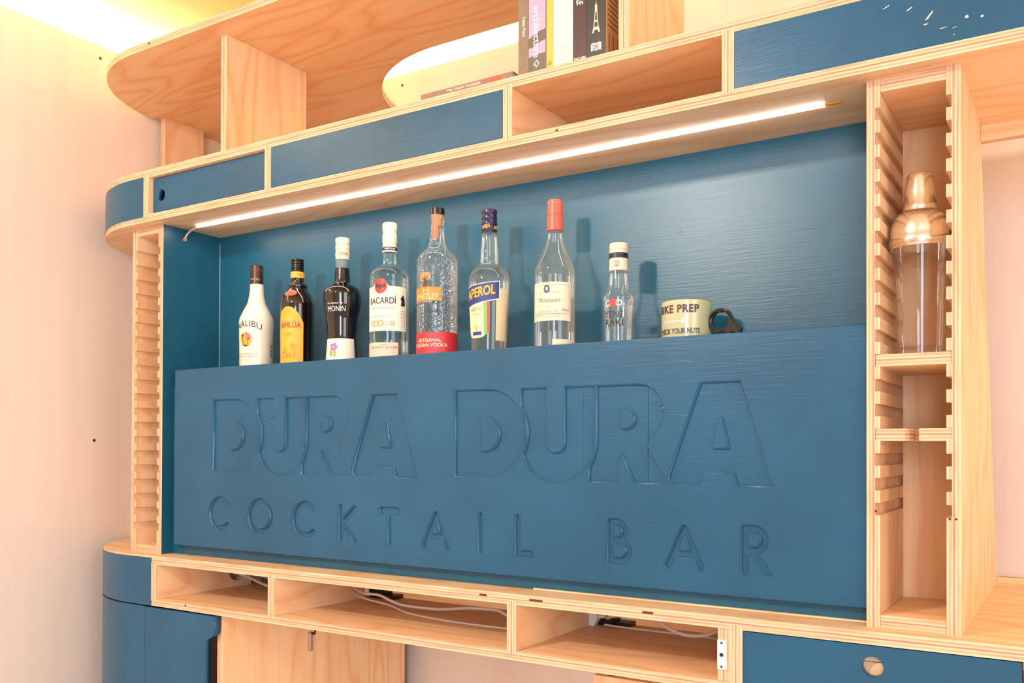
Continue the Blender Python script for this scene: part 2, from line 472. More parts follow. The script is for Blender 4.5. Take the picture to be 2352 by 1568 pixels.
# ------------------------------------------------------------------ the room
Z = dict(B0=1.83, B1=1.8474, A0=1.9337, A1=1.9516, T0=2.2386, T1=2.2560, C1=1.05, C0=1.0314, D1=.951, D0=.9353)
XW, YW, ZW = -1.1076, .7176, 2.386
wl = wall_mat('wall_whitewash', 'efdfd3', 'e8d5c8'); cm = wall_mat('ceiling_board', 'fbe6c0', 'f8e0b6')
def struct(o): o['kind'] = 'structure'; return o
struct(box('wall_left', wl, None, XW - .03, XW, -3.8, YW + .03, 0, ZW))
struct(box('wall_back', wl, None, XW, 3.4, YW, YW + .03, 0, ZW))
struct(box('ceiling', cm, None, XW - .22, 3.4, -3.8, YW + .22, 2.455, 2.50))
struct(box('floor', mat('floor_boards', 'ecdfd2', .5, var=.2), None, XW - .22, 3.4, -3.8, YW + .22, -.04, 0))
struct(box('trim_1', wl, None, XW - .24, XW - .22, -3.8, YW + .24, 2.2, 2.50))
struct(box('trim_2', wl, None, XW - .22, 3.4, YW + .22, YW + .24, 2.2, 2.50))
cove = emitter('cove_led', (1.0, .86, .47), COVE)
white_pl = mat('white_plastic', 'efe9e2', .35)
t = thing('cove_light', 'long warm strip light hidden behind the top of the left wall', 'light', (XW - .09, -1.5, 2.372))
box('housing', white_pl, t, XW - .11, XW - .07, -3.7, .70, 2.360, 2.372); box('diffuser', cove, t, XW - .105, XW - .075, -3.69, .69, 2.372, 2.376)
t = thing('cove_light', 'long warm strip light behind the top of the back wall, above the books', 'light', (1, YW + .09, 2.372))
box('housing', white_pl, t, XW, 3.3, YW + .07, YW + .11, 2.360, 2.372); box('diffuser', cove, t, XW + .01, 3.29, YW + .075, YW + .105, 2.372, 2.376)
# wall the photographer has behind them, with the window
wm = wl
bm = bmesh.new()
bx(bm, XW, 1.55, -3.83, -3.8, 0, 2.455); bx(bm, 2.45, 3.4, -3.83, -3.8, 0, 2.455)
bx(bm, 1.55, 2.45, -3.83, -3.8, 0, .75); bx(bm, 1.55, 2.45, -3.83, -3.8, 2.32, 2.455)
struct(bm_obj('wall_rear', bm, wm))
bm = bmesh.new()
for a in ((1.55, 1.59, .75, 2.32), (2.41, 2.45, .75, 2.32), (1.59, 2.41, .75, .79), (1.59, 2.41, 2.28, 2.32), (1.985, 2.015, .79, 2.28), (1.59, 2.41, 1.5, 1.53)):
    bx(bm, a[0], a[1], -3.79, -3.75, a[2], a[3])
struct(bm_obj('window_1', bm, white_pl))
t = thing('ceiling_lamp', 'small round warm ceiling lamp in the middle of the room', 'lamp', (-.2, -2.0, 2.40))
lathe('canopy', [(0, 2.455), (.10, 2.455), (.11, 2.44), (.11, 2.40), (.10, 2.40), (0, 2.40)], white_pl, t, (-.2, -2.0, 0))

# screw holes in the wall boards
dark = mat('dark_screw', '3a221c', .6)
for i, (p, ax, lb) in enumerate((((XW, .135, 2.353), 'x', 'dark screw head in the left wall just under the glowing ceiling edge'),
                                 ((XW, .125, 1.32), 'x', 'dark screw head halfway down the left wall'),
                                 ((-.5345, YW, 2.355), 'y', 'dark screw head in the back wall seen through the shelf cutout'))):
    bm = lathe_bm([(0, 0), (.0042, 0), (.0036, .0012), (.0012, .0014), (0, .0008)], 12)
    bmesh.ops.rotate(bm, verts=bm.verts[:], matrix=Matrix.Rotation(R(90), 3, 'Y' if ax == 'x' else 'X'), cent=(0, 0, 0))
    tag(bm_obj('screw', bm, dark, None, p), lb, 'screw')

# ------------------------------------------------------------------ outlines shared by the long boards
CX, CY, CR = -.78, .3237, .3230
def front_curve(r=CR, n=22):           # from the wall side round to the front edge
    return [(CX - r * math.cos(a), CY - r * math.sin(a)) for a in [PI / 2 * i / n for i in range(n + 1)]]
def rounded(x1, y1, deep=False):
    pl = front_curve()
    pl += [(x1, 0), (x1, y1)]
    if deep:   # leave the round inner cut, then run back to the wall
        pl += [(-.1365, y1)]
        pl += [(-.1365 - .355 * math.sin(a), .706 - .355 * math.cos(a)) for a in [PI / 2 * i / 20 for i in range(0, 21)]]
        pl += [(-.4915, YW - .001), (CX - CR, YW - .001)]
    else: pl += [(CX - CR, y1)]
    return pl
blue = blue_paint()
blue_d = blue_paint('blue_paint_back', '1e5b74', '1a536c', .33, .11)

# ------------------------------------------------------------------ top corner shelf
t = thing('corner_shelf', 'large orange plywood shelf with rounded corners under the ceiling, standing on three uprights', 'shelf', (-.78, .2, Z['A1']))
prism('shelf_board', t, rounded(1.30, .351, True), Z['T0'], Z['T1'], [ply_face('x'), ply_edge('z', 'x')])
board('upright', t, -1.0832, -1.0652, .3097, .444, Z['A1'], Z['T0'], 'z')
board('upright', t, -.5214, -.5034, .0482, .3001, Z['A1'], Z['T0'], 'z')
board('upright', t, .4928, .5108, .001, .2457, Z['A1'], Z['T0'], 'z', tone=1)

# ------------------------------------------------------------------ drawer row (boards A and B)
t = thing('drawer_shelf', 'long plywood shelf with a row of blue drawers and one open compartment, above the bar', 'shelf', (.2, .16, Z['B0']))
eb = ply_edge('z', 'x')
prism('top_board', t, rounded(1.62, .351, True), Z['A0'], Z['A1'], [ply_face('x'), eb])
prism('bottom_board', t, rounded(1.62, .3195), Z['B0'], Z['B1'], [ply_face('x', 1), eb])
divs = ((-.731, -.712), (-.3253, -.3074), (.2711, .2893), (.6664, .6850), (1.55, 1.568))
for a, b_ in divs:
    board('divider', t, a, b_, .0012, .318, Z['B1'], Z['A0'], 'y')
    if a < 1.5:
        bm = bmesh.new(); bx(bm, 0, b_ - a, 0, .0008, 0, Z['A0'] - Z['B1'] + .011)
        bm_obj('divider_tenon', bm, ply_edge('x', 'z'), t, (a, -.0004, Z['B1'] - .0055))
board('back_panel', t, -.731, 1.60, .3085, .3180, Z['B1'], Z['A0'], 'x')
def arc_strip(name, parent, x_end, z0, z1, r, th, mt):
    bm = bmesh.new(); P = [(CX - q * math.cos(a), CY - q * math.sin(a)) for q in (r, r - th) for a in [R(2) + (PI / 2 - R(2)) * i / 26 for i in range(27)]]
    o_, i_ = P[:27], P[27:]
    o_.append((x_end, CY - r)); i_.append((x_end, CY - r + th))
    n = 28; v = []
    for z in (0, z1 - z0):
        v.append([bm.verts.new((x, y, z)) for x, y in o_]); v.append([bm.verts.new((x, y, z)) for x, y in i_])
    for k in range(n - 1):
        f = bm.faces.new((v[0][k], v[0][k + 1], v[2][k + 1], v[2][k])); f.smooth = True
        bm.faces.new((v[1][k + 1], v[1][k], v[3][k], v[3][k + 1]))
        bm.faces.new((v[2][k], v[2][k + 1], v[3][k + 1], v[3][k])); bm.faces.new((v[0][k + 1], v[0][k], v[1][k], v[1][k + 1]))
    bm.faces.new((v[0][0], v[1][0], v[3][0], v[2][0])); bm.faces.new((v[0][-1], v[2][-1], v[3][-1], v[1][-1]))
    bmesh.ops.recalc_face_normals(bm, faces=bm.faces[:])
    return bm_obj(name, bm, mt, parent, (0, 0, z0), smooth=True)
arc_strip('curved_fascia', t, -.7312, Z['B1'] - .005, Z['A0'] + .003, CR + .0009, .004, blue)
def holed_front(name, parent, x0, x1, y0, th, z0, z1, hx, hz, hr, mt, inner=None):
    polys = [[(x0, z0), (x1, z0), (x1, z1), (x0, z1)]]
    if hr: polys.append(ell(hx, hz, hr, hr, 28))
    bm = curve_mesh([[(a - x0, b - z0) for a, b in p] for p in polys], th / 2)
    for v in bm.verts: v.co = Vector((v.co.x, th / 2 - v.co.z, v.co.y))
    bmesh.ops.recalc_face_normals(bm, faces=bm.faces[:])
    return bm_obj(name, bm, mt, parent, (x0, y0, z0))
d = holed_front('drawer', t, -.7095, -.3278, .011, .016, Z['B1'] + .0055, Z['A0'] - .003, -.6812, 1.890, .0142, blue)
d['label'] = 'blue drawer with a round finger hole'
board('drawer_box', d, -.700, -.335, .18, .188, Z['B1'] + .006, Z['A0'] - .012)
d = holed_front('drawer', t, -.3064, .2706, .0004, .016, Z['B1'] + .001, Z['A0'] - .0006, 0, 0, 0, blue)
d = holed_front('drawer', t, .6856, 1.549, .0004, .016, Z['B1'] + .0006, Z['A0'] - .0006, 0, 0, 0, blue)
# dried glue and paint chips on the right-hand drawer
chip = mat('paint_chip', 'e9d9bf', .35)
for (x, z, w_, h_, rt) in ((.93, 1.905, .016, .0022, .5), (.955, 1.89, .020, .003, .9), (.951, 1.879, .010, .002, 0), (1.0, 1.877, .006, .005, 0), (1.018, 1.873, .005, .004, 1),
                           (.972, 1.869, .012, .0012, .1), (.985, 1.866, .008, .001, .2), (.985, 1.857, .004, .001, .2), (1.03, 1.905, .006, .002, 0), (.90, 1.915, .014, .0012, .4), (1.04, 1.905, .004, .003, 0)):
    c, s_ = math.cos(rt), math.sin(rt)
    bm = bmesh.new(); rp = [random.uniform(.55, 1.15) for _ in range(12)]
    bm.faces.new([bm.verts.new((a * q * c - b * q * s_, 0, a * q * s_ + b * q * c)) for q, (a, b) in zip(rp, ell(0, 0, w_ / 2 * .8, h_ / 2, 12))])
    bm_obj('paint_chip', bm, chip, d, (x, -.0001, z))

# ------------------------------------------------------------------ bar alcove
t = thing('bar_alcove', 'blue painted bar alcove: back panel, toe board and hidden bottle shelf', 'cabinet', (.08, .14, Z['C1']))
XA0, XA1 = -.7024, .8680
box('back_panel', blue_d, t, XA0, XA1, .2016, .2196, Z['C1'], Z['B0'])
box('toe_board', blue_d, t, XA0, XA1, .0664, .0834, Z['C1'] + .0008, 1.446)
ZS = 1.452
box('bottle_shelf', blue_d, t, XA0, XA1, .0834, .2016, ZS - .018, ZS)
bm = bmesh.new(); bx(bm, 0, .565, 0, .006, 0, .0025)
bm_obj('bare_wood_strip', bm, ply_face('x', 0), t, (.300, .0600, Z['C1'] + .0004))

tube('caulk_line', [(XA0 + .0004, .2012, 1.50), (XA0 + .0006, .2010, 1.60), (XA0 + .0003, .2012, 1.70), (XA0 + .0006, .2010, 1.815)], .0008, mat('pale_caulk', '9fb0ae', .5), t, seg=6)

# ------------------------------------------------------------------ carved sign
def offset_poly(P, e):
    n = len(P); out = []
    A = sum(P[i][0] * P[(i + 1) % n][1] - P[(i + 1) % n][0] * P[i][1] for i in range(n))
    sg = 1 if A > 0 else -1
    for i in range(n):
        p, q, r_ = Vector(P[i - 1]), Vector(P[i]), Vector(P[(i + 1) % n])
        d1 = (q - p).normalized(); d2 = (r_ - q).normalized()
        n1 = Vector((d1.y, -d1.x)) * sg; n2 = Vector((d2.y, -d2.x)) * sg
        b = (n1 + n2); l = max(.35, 1 + n1.dot(n2)); out.append(tuple(q + b / l * e))
    return out
def extr(polys, y0, y1):
    """polys in mm on the sign face -> closed solid between depths y0 and y1 (world)"""
    bm = curve_mesh([[(a * .001, b * .001) for a, b in p] for p in polys], (y1 - y0) / 2)
    for v in bm.verts: v.co = Vector((v.co.x, (y0 + y1) / 2 - v.co.z, v.co.y))
    bmesh.ops.recalc_face_normals(bm, faces=bm.faces[:])
    me = bpy.data.meshes.new('cutter'); bm.to_mesh(me); bm.free()
    o = bpy.data.objects.new('cutter', me); COL.objects.link(o); return o
def cut(a, b, kill=True):
    md = a.modifiers.new('b', 'BOOLEAN'); md.operation = 'DIFFERENCE'; md.object = b; md.solver = 'EXACT'
    dg = bpy.context.evaluated_depsgraph_get(); dg.update()
    me = bpy.data.meshes.new_from_object(a.evaluated_get(dg)); old = a.data
    a.modifiers.clear(); a.data = me; bpy.data.meshes.remove(old)
    if kill: bpy.data.objects.remove(b)
PY, PX0, PX1, PZ0, PZ1 = .0480, -.676, .8676, 1.0725, 1.4846
sign = extr([[(PX0 * 1000, PZ0 * 1000), (PX1 * 1000, PZ0 * 1000), (PX1 * 1000, PZ1 * 1000), (PX0 * 1000, PZ1 * 1000)]], PY, .0660)
DEP = .0064
def dura(ox, s):
    T = lambda P: [(ox + (x + 542) * s, z) for x, z in P]
    Dp = [(-542, 1410), (-542, 1250)] + ell(-471, 1330, 81, 80, 20, -90, 90, False)
    Dc = [(-484, 1361), (-484, 1296)] + ell(-476, 1328.5, 32, 32.5, 14, -90, 90, False)
    Up = [(-399, 1409)] + ell(-327, 1315, 72, 73, 22, 180, 360, False) + [(-255, 1409), (-311, 1409)] + ell(-329, 1312, 18, 18, 12, 0, -180, False) + [(-347, 1409)]
    Rp = [(-264, 1409), (-264, 1246), (-210, 1246), (-207, 1297), (-181, 1246), (-122, 1246), (-158, 1306)] + ell(-176, 1362, 47, 47, 16, -60, 90, False)
    Rc = [(-205, 1368), (-205, 1335)] + ell(-196, 1351.5, 16, 16.5, 10, -90, 90, False)
    Ap = [(-68, 1408), (-125.7, 1245), (-69, 1245), (-60, 1265), (-14, 1265), (-9, 1245), (47, 1245), (-4, 1408)]
    Ac = [(-34, 1354), (-48, 1303), (-22, 1303)]
    dd = extr([T(Dp), T(Dc)], PY - .01, PY + DEP)
    uu = extr([T(Up)], PY - .01, PY + DEP)
    cut(uu, extr([T(offset_poly(Dp, 5))], PY - .02, PY + .02))
    rr = extr([T(Rp), T(Rc)], PY - .01, PY + DEP)
    cut(rr, extr([T(offset_poly(Up, 5))], PY - .02, PY + .02))
    aa = extr([T(Ap), T(Ac)], PY - .01, PY + DEP)
    cut(aa, extr([T(offset_poly([(-181, 1246), (-122, 1246), (-170, 1326), (-200, 1300)], 5))], PY - .02, PY + .02))
    for k in (dd, uu, rr, aa): cut(sign, k)
dura(-542, 1.0); dura(135, 1.012)
def capsule(p, q, r=5.4):
    a = math.degrees(math.atan2(q[1] - p[1], q[0] - p[0]))
    return ell(q[0], q[1], r, r, 9, a - 90, a + 90, False) + ell(p[0], p[1], r, r, 9, a + 90, a + 270, False)
def arcband(cx, cz, rr_, a0, a1, r=5.4, ky=1.0):
    o_ = ell(cx, cz, rr_ + r, (rr_ + r) * ky, 22, a0, a1, False); i_ = ell(cx, cz, rr_ - r, (rr_ - r) * ky, 22, a1, a0, False)
    e = lambda a, b0: ell(cx + rr_ * math.cos(R(a)), cz + rr_ * ky * math.sin(R(a)), r, r, 7, b0, b0 + 180, False)[1:-1]
    return o_ + e(a1, a1) + i_ + e(a0, a0 + 180)
S1 = []
S1.append([arcband(-514, 1153, 33, 48, 312)]); S1.append([ell(-386, 1152, 39.5, 39, 36), ell(-386, 1152, 28.7, 28.2, 32)])
S1.append([arcband(-250, 1151, 33, 48, 312)])
S1 += [[capsule((-151.5, 1117), (-151.5, 1181))], [capsule((-149, 1147), (-114, 1180))], [capsule((-149, 1149), (-113, 1116))]]
S1 += [[capsule((-42, 1178), (-1.5, 1178), 7)], [capsule((-22, 1116), (-22, 1176))]]
def capA(cx, zb, zt, hw): return [[capsule((cx - hw, zb), (cx, zt))], [capsule((cx, zt), (cx + hw, zb))], [capsule((cx - hw * .68, zb + 20), (cx + hw * .68, zb + 20))]]
S1 += capA(91, 1114, 1176, 28) + [[capsule((193.5, 1114), (193.5, 1178))], [capsule((273.5, 1114), (273.5, 1178))], [capsule((273.5, 1114), (302, 1114))]]
S1 += [[capsule((457, 1114), (457, 1179))], [arcband(468, 1163.5, 15.5, -90, 90)], [arcband(474, 1131, 17, -90, 90)], [capsule((457, 1179), (470, 1179))], [capsule((457, 1148), (472, 1148))], [capsule((457, 1114), (474, 1114))]]
S1 += capA(588, 1113, 1174, 28)
S1 += [[capsule((686.5, 1113), (686.5, 1179))], [arcband(700, 1162, 17.2, -90, 90)], [capsule((686.5, 1179), (701, 1179))], [capsule((686.5, 1145), (701, 1145))], [capsule((697, 1145), (723, 1113))]]
for k in S1: cut(sign, extr(k, PY - .01, PY + .0064))
for x, z0, z1, w_ in ((402, 1262, 1400, .7), (523, 1247, 1406, 1.2)):       # drying cracks
    cut(sign, extr([[(x - w_ / 2, z0), (x + w_ / 2, z0), (x + w_ / 2, z1), (x - w_ / 2, z1)]], PY - .01, PY + DEP + .0025))
sign.name = 'carved_sign'; sign.data.materials.clear(); sign.data.materials.append(blue)
bm = bmesh.new(); bm.from_mesh(sign.data)
bmesh.ops.remove_doubles(bm, verts=bm.verts[:], dist=2e-6)
big = Vector((.1, PY, PZ0)); bmesh.ops.translate(bm, verts=bm.verts[:], vec=-big)
# soften the routed edges
es = [e for e in bm.edges if len(e.link_faces) == 2 and e.calc_face_angle(0) > R(50) and all(abs(v.co.y) < 1e-5 for v in e.verts)]
bmesh.ops.bevel(bm, geom=es, offset=.0017, segments=3, affect='EDGES', clamp_overlap=False)
for f in bm.faces: f.material_index = 0
bm.to_mesh(sign.data); bm.free(); sign.location = big
tag(sign, 'blue board carved with DURA DURA COCKTAIL BAR, below the bottles', 'sign')

# hardened paint ridges and drips that glint
glint = mat('glossy_paint_ridge', '2a6a92', .08, coat=1.0)
for x, z, l_, a_, r_ in ((.536, 1.381, .018, 12, .0006), (.548, 1.377, .022, 20, .0006), (.556, 1.371, .016, 28, .0007), (.545, 1.368, .018, 4, .0005),
                        (.575, 1.212, .015, 3, .0005), (.598, 1.2105, .011, -2, .0006), (.594, 1.217, .012, 2, .0004), (.535, 1.177, .013, 2, .0005), (.770, 1.227, .020, 1, .0004),
                        (-.360, 1.366, .020, 20, .0006), (-.352, 1.358, .016, -12, .0005), (.150, 1.360, .012, 40, .0004), (.172, 1.395, .004, 10, .0006), (.157, 1.205, .008, 15, .0005),
                        (.655, 1.196, .003, 0, .0007), (-.10, 1.30, .006, 30, .0004), (-.22, 1.31, .010, 50, .0004), (.10, 1.463, .004, 0, .0004), (.62, 1.165, .003, 0, .0006)):
    c_, s_ = math.cos(R(a_)) * l_ / 2, math.sin(R(a_)) * l_ / 2
    tube('paint_ridge', [(x - c_, PY, z - s_), (x, PY - r_ * .3, z + r_), (x + c_, PY, z + s_)], [r_ * (.25 + .75 * math.sin(PI * i / 16)) for i in range(17)], glint, sign, seg=6)

# ------------------------------------------------------------------ slotted racks
PITCH, GZ, GW, GD = .0352, 1.7725, .0176, .0068
def slotted(name, parent, x0, side, z0, z1, y0, y1, th, paint=None, cnt=17, low=GZ - 16 * PITCH, pitch=PITCH):
    """18 mm board with dado slots cut in one face; side=+1: slots open towards +x"""
    prof = []     # (depth-into-face, z)
    bm = bmesh.new()
    zs = [z0]
    for i in range(cnt): zs += [low + i * pitch, low + i * pitch + GW]
    zs.append(z1)
    pts = []
    for i in range(len(zs) - 1):
        dpt = GD if i % 2 else 0
        pts += [(th - dpt, zs[i]), (th - dpt, zs[i + 1])]
    pts = [(0, z0)] + pts + [(0, z1)]
    q = []
    for a, b in pts:
        if not q or (abs(q[-1][0] - a) > 1e-7 or abs(q[-1][1] - b) > 1e-7): q.append((a, b))
    for a, b in q: pass
    X = (lambda a: a) if side > 0 else (lambda a: th - a)
    fr = [bm.verts.new((X(a), 0, b - z0)) for a, b in q]; bk = [bm.verts.new((X(a), y1 - y0, b - z0)) for a, b in q]
    f = bm.faces.new(fr); f.material_index = 1; f = bm.faces.new(bk); f.material_index = 1
    n = len(q)
    for i in range(n):
        f = bm.faces.new((fr[i], fr[(i + 1) % n], bk[(i + 1) % n], bk[i]))
        f.material_index = 2 if (i == n - 1) else 0
    bmesh.ops.recalc_face_normals(bm, faces=bm.faces[:])
    return bm_obj(name, bm, [ply_face('z', 1), ply_edge('x', 'z'), paint or ply_face('z')], parent, (x0, y0, z0))
def rack(label, x0, x1, pl, pr, g=(17, GZ - 16 * PITCH, PITCH)):
    t = thing('slotted_rack', label, 'rack', ((x0 + x1) / 2, .15, Z['C1']))
    y0, y1 = .0342, .2739
    slotted('side_panel', t, x0, 1, Z['C1'], Z['B0'], y0, y1, .018, pl, *g)
    slotted('side_panel', t, x1 - .018, -1, Z['C1'], Z['B0'], y0, y1, .018, pr, *g)
    board('top_board', t, x0 + .018, x1 - .018, y0 + .001, y1 - .001, Z['B0'] - .018, Z['B0'], 'x')
    board('bottom_board', t, x0 + .018, x1 - .018, y0 + .001, y1 - .001, Z['C1'], Z['C1'] + .018, 'x')
    board('back_panel', t, x0 + .018, x1 - .018, .228, .240, Z['C1'] + .018, Z['B0'] - .018, 'z')
    return t
RL0, RL1, RR0, RR1 = -.8175, -.7024, .8680, .9893
rack('narrow slotted plywood rack, empty, at the left end of the bar', RL0, RL1, None, blue_d, (20, 1.1045, .0345))
rk = rack('narrow slotted plywood rack holding the cocktail shaker, right of the bar', RR0, RR1, blue_d, None)
zg = lambda i: GZ - i * PITCH
board('shelf', rk, RR0 + .0115, RR1 - .0115, .036, .227, zg(10), zg(10) + GW - .0004, 'x')
# lower insert with a keyhole cut open to the front
xa, xb = RR0 + .0115, RR1 - .0115; xm = (xa + xb) / 2 + .006
pl = [(xa, .036), (xm - .016, .036)] + [(xm - .016 + .004 * math.sin(PI * k / 8) + .006 * k / 8, .036 + .05 * k / 8) for k in range(1, 9)]
pl += [(xm + .030 * math.cos(R(a)) - .002, .108 + .026 * math.sin(R(a))) for a in range(225, -46, -15)]
pl += [(xm + .002, .080), (xm + .002, .036), (xb, .036), (xb, .227), (xa, .227)]
k = prism('shelf', rk, pl, zg(13), zg(13) + GW - .0004, [ply_face('x', 1), ply_edge('z', 'x')])
k['label'] = 'plywood insert with a keyhole slot cut in its front'
for x, z in ((RR0 + .0125, 1.215), (RR1 - .0140, 1.208), (RR1 - .0060, 1.208)):
    bm = lathe_bm([(0, 0), (.0017, 0), (.0015, .0005), (0, .0004)], 10)
    bmesh.ops.rotate(bm, verts=bm.verts[:], matrix=Matrix.Rotation(R(90), 3, 'X'), cent=(0, 0, 0)); bm_obj('screw', bm, dark, rk, (x, .0342, z))

# ------------------------------------------------------------------ bay on the right
t = thing('bay_side_board', 'tapered orange plywood side board behind the right slotted rack', 'board', (RR1, .45, Z['C1']))
bm = bmesh.new(); q = [(.2742, Z['C1']), (.6318, Z['C1']), (.3195, Z['B0']), (.2742, Z['B0'])]
a_ = [bm.verts.new((0, y, z)) for y, z in q]; b_ = [bm.verts.new((.018, y, z)) for y, z in q]
bm.faces.new(a_); bm.faces.new(b_)
for i in range(4): bm.faces.new((a_[i], a_[(i + 1) % 4], b_[(i + 1) % 4], b_[i])).material_index = 1
bmesh.ops.recalc_face_normals(bm, faces=bm.faces[:])
bm_obj('panel', bm, [ply_face('z'), ply_edge('x', 'z')], t, (RR1 - .018, 0, 0))
tag(board('batten', None, RR1, 1.62, .3197, .3377, 1.8045, Z['B1'], 'x'), 'thin plywood batten along the back of the drawer shelf, right of the rack', 'batten')
tag(board('batten', None, RR1, 1.62, .6320, .650, Z['C1'] - .02, 1.0605, 'x'), 'low plywood batten along the back of the counter, right of the rack', 'batten')

# ------------------------------------------------------------------ counter and cubbies
t = thing('cubby_shelf', 'long plywood counter with open cubbies and a blue drawer under the carved sign', 'shelf', (.2, .16, Z['D0']))
prism('counter_board', t, rounded(1.62, .6318), Z['C0'], Z['C1'], [ply_face('x', 1), eb])
prism('bottom_board', t, rounded(1.62, .335), Z['D0'], Z['D1'], [ply_face('x', 1), eb])
w1 = board('divider', t, -.6926, -.674, .0012, .285, Z['D1'], Z['C0'], 'y')
bmc = lathe_bm([(.027, -.03), (.027, .03)], 32); bmesh.ops.rotate(bmc, verts=bmc.verts[:], matrix=Matrix.Rotation(R(90), 3, 'Y'), cent=(0, 0, 0))
cme = bpy.data.meshes.new('c'); bmc.to_mesh(cme); bmc.free(); co = bpy.data.objects.new('cutter', cme); COL.objects.link(co); co.location = (-.683, .238, .994)
mts = list(w1.data.materials)
cut(w1, co)
for a, b_, y1 in ((-.3084, -.2901, .285), (.2828, .3011, .285), (.6797, .6986, .285), (.6601, .6792, .285)):
    board('divider', t, a, b_, .0012 if a != .6601 else .0030, y1, Z['D1'], Z['C0'], 'y')
    if a != .6601:
        bm = bmesh.new(); bx(bm, 0, b_ - a, 0, .0008, 0, Z['C0'] - Z['D1'] + .012)
        bm_obj('divider_tenon', bm, ply_edge('x', 'z'), t, (a, -.0004, Z['D1'] - .006))
bm = bmesh.new(); bx(bm, 0, .0186, 0, .0008, 0, Z['C0'] - Z['D1'] + .006)
bm_obj('divider_tenon', bm, ply_edge('x', 'z'), t, (-.6926, -.0004, Z['D1'] - .003))
board('back_rail', t, -.46, 1.6, .400, .418, Z['D0'] + .0005, Z['C0'], 'x')
arc_strip('curved_fascia', t, -.6927, Z['D0'] + .0006, Z['C1'] - .004, CR + .0009, .004, blue)
d = holed_front('drawer', t, .6990, 1.0625, .0030, .016, Z['D1'] + .0015, Z['C0'] - .0020, .8814, 1.0000, .0145, blue)
d['label'] = 'blue drawer with a round finger hole'
board('drawer_box', d, .705, 1.056, .0195, .0275, Z['D1'] + .002, 1.0035, 'x', tone=1)
board('drawer_box', d, .705, 1.056, .0200, .0275, 1.0042, Z['C0'] - .006, 'x', tone=1)
board('divider', t, 1.0645, 1.0825, .0012, .285, Z['D1'], Z['C0'], 'y')
lp = box('latch_plate', white_pl, t, .6606, .6750, -.0010, .0030, .9690, 1.0135, .0004)
scr = mat('steel_screw', '6d5c66', .35, .6)
for z, r_ in ((1.0092, .0020), (.9912, .0030), (.9732, .0020)):
    bm = lathe_bm([(0, 0), (r_, 0), (r_, .0006), (r_ * .6, .0016), (0, .0016)], 14)
    bmesh.ops.rotate(bm, verts=bm.verts[:], matrix=Matrix.Rotation(R(90), 3, 'X'), cent=(0, 0, 0))
    bm_obj('screw', bm, mat('dark_blue_screw', '2b2548', .35, .3) if r_ > .0025 else scr, lp, (.6672, -.0010, z))

t = thing('added_bay_lamp', 'unseen small warm lamp added on the counter in the bay, out of the picture at the right', 'lamp', (1.48, .34, Z['C1']))  # lamp added out of view to warm the light in the bay
lathe('base', [(0, 0), (.055, 0), (.055, .012), (.012, .018), (.009, .18), (0, .18)], white_pl, t, (1.48, .34, Z['C1']))
lathe('lamp_shade', [(.085, .16), (.055, .30)], mat('linen_shade', 'f3d9b4', .8), t, (1.48, .34, Z['C1']), cap0=False, cap1=False)
pl_ = bpy.data.lights.new('bay_fill_light', 'POINT'); pl_.energy = 1.7; pl_.color = (1.0, .54, .34); pl_.shadow_soft_size = .05  # added point light that tints the bay orange, set apart from the shade
po = bpy.data.objects.new('bay_fill_light', pl_); COL.objects.link(po); po.location = (1.42, .46, 1.40)
# cords and power gear in the cubbies
cordm = mat('white_cord', 'e2cfc4', .45); blackp = mat('black_plastic', '141313', .4)
G = 'white cords in the cubbies'
Zf = Z['D1']
tag(tube('extension_cord', [(-.6735, .228, .986), (-.645, .22, .987), (-.613, .22, .981), (-.575, .22, .972), (-.546, .22, .966), (-.49, .22, .959), (-.40, .21, .9545), (-.312, .20, .9545)], .0032, cordm), 'thick white cord coming through the round hole in the left cubby', 'cord', G)
tag(tube('extension_cord', [(-.6735, .245, .985), (-.62, .25, .984), (-.56, .25, .975), (-.50, .25, .967), (-.42, .25, .960), (-.312, .25, .956)], .0018, cordm), 'thin white cord behind the thicker one in the left cubby', 'cord', G)
tag(tube('extension_cord', [(-.285, .24, .984), (-.25, .215, .981), (-.215, .20, .979), (-.176, .20, .979), (-.139, .20, .969), (-.103, .20, .963), (-.021, .20, .9635), (.030, .20, .969), (.0676, .20, .974), (.131, .20, .976), (.155, .20, .969), (.20, .20, .957), (.262, .20, .955)], .0032, cordm), 'thick white cord waving across the middle cubby', 'cord', G)
tag(tube('extension_cord', [(-.285, .235, .972), (-.214, .195, .969), (-.139, .19, .962), (-.08, .17, .956), (-.021, .16, .9535), (.0676, .15, .9532), (.156, .15, .9532), (.262, .16, .9532)], .0020, cordm), 'thin white cord lying along the floor of the middle cubby', 'cord', G)
tag(tube('extension_cord', [(.335, .285, .972), (.360, .24, .978), (.383, .22, .987), (.425, .215, .992), (.466, .22, .989), (.496, .22, .974), (.529, .22, .967), (.562, .22, .971), (.583, .22, .980), (.62, .225, .99), (.658, .23, .995)], .0034, cordm), 'thick white cord hanging in a loop in the right cubby', 'cord', G)
tag(tube('extension_cord', [(.336, .275, .957), (.38, .27, .957), (.445, .27, .957), (.52, .27, .957), (.58, .27, .956), (.655, .27, .955)], .0020, cordm), 'thin straight white cord at the back of the right cubby', 'cord', G)
for x, lb in ((-.2885, 'black power adapter at the back of the middle cubby'), (.3025, 'black power adapter at the back of the right cubby')):
    p = thing('power_adapter', lb, 'adapter', (x, .33, Zf), 'black power adapters in the cubbies')
    box('case', blackp, p, x, x + .042, .296, .334, Zf, .9790, .003)
    box('lid', mat('dark_plastic', '24211c', .4), p, x + .0425, x + .075, .300, .333, Zf, .960, .002)
p = thing('white_plug', 'white angled plug beside the adapter in the right cubby', 'plug', (.31, .28, Zf))
bm = bmesh.new(); pr = [(0, 0), (.010, -.001), (.016, .010), (.019, .017), (.014, .028), (.008, .044), (0, .048)]
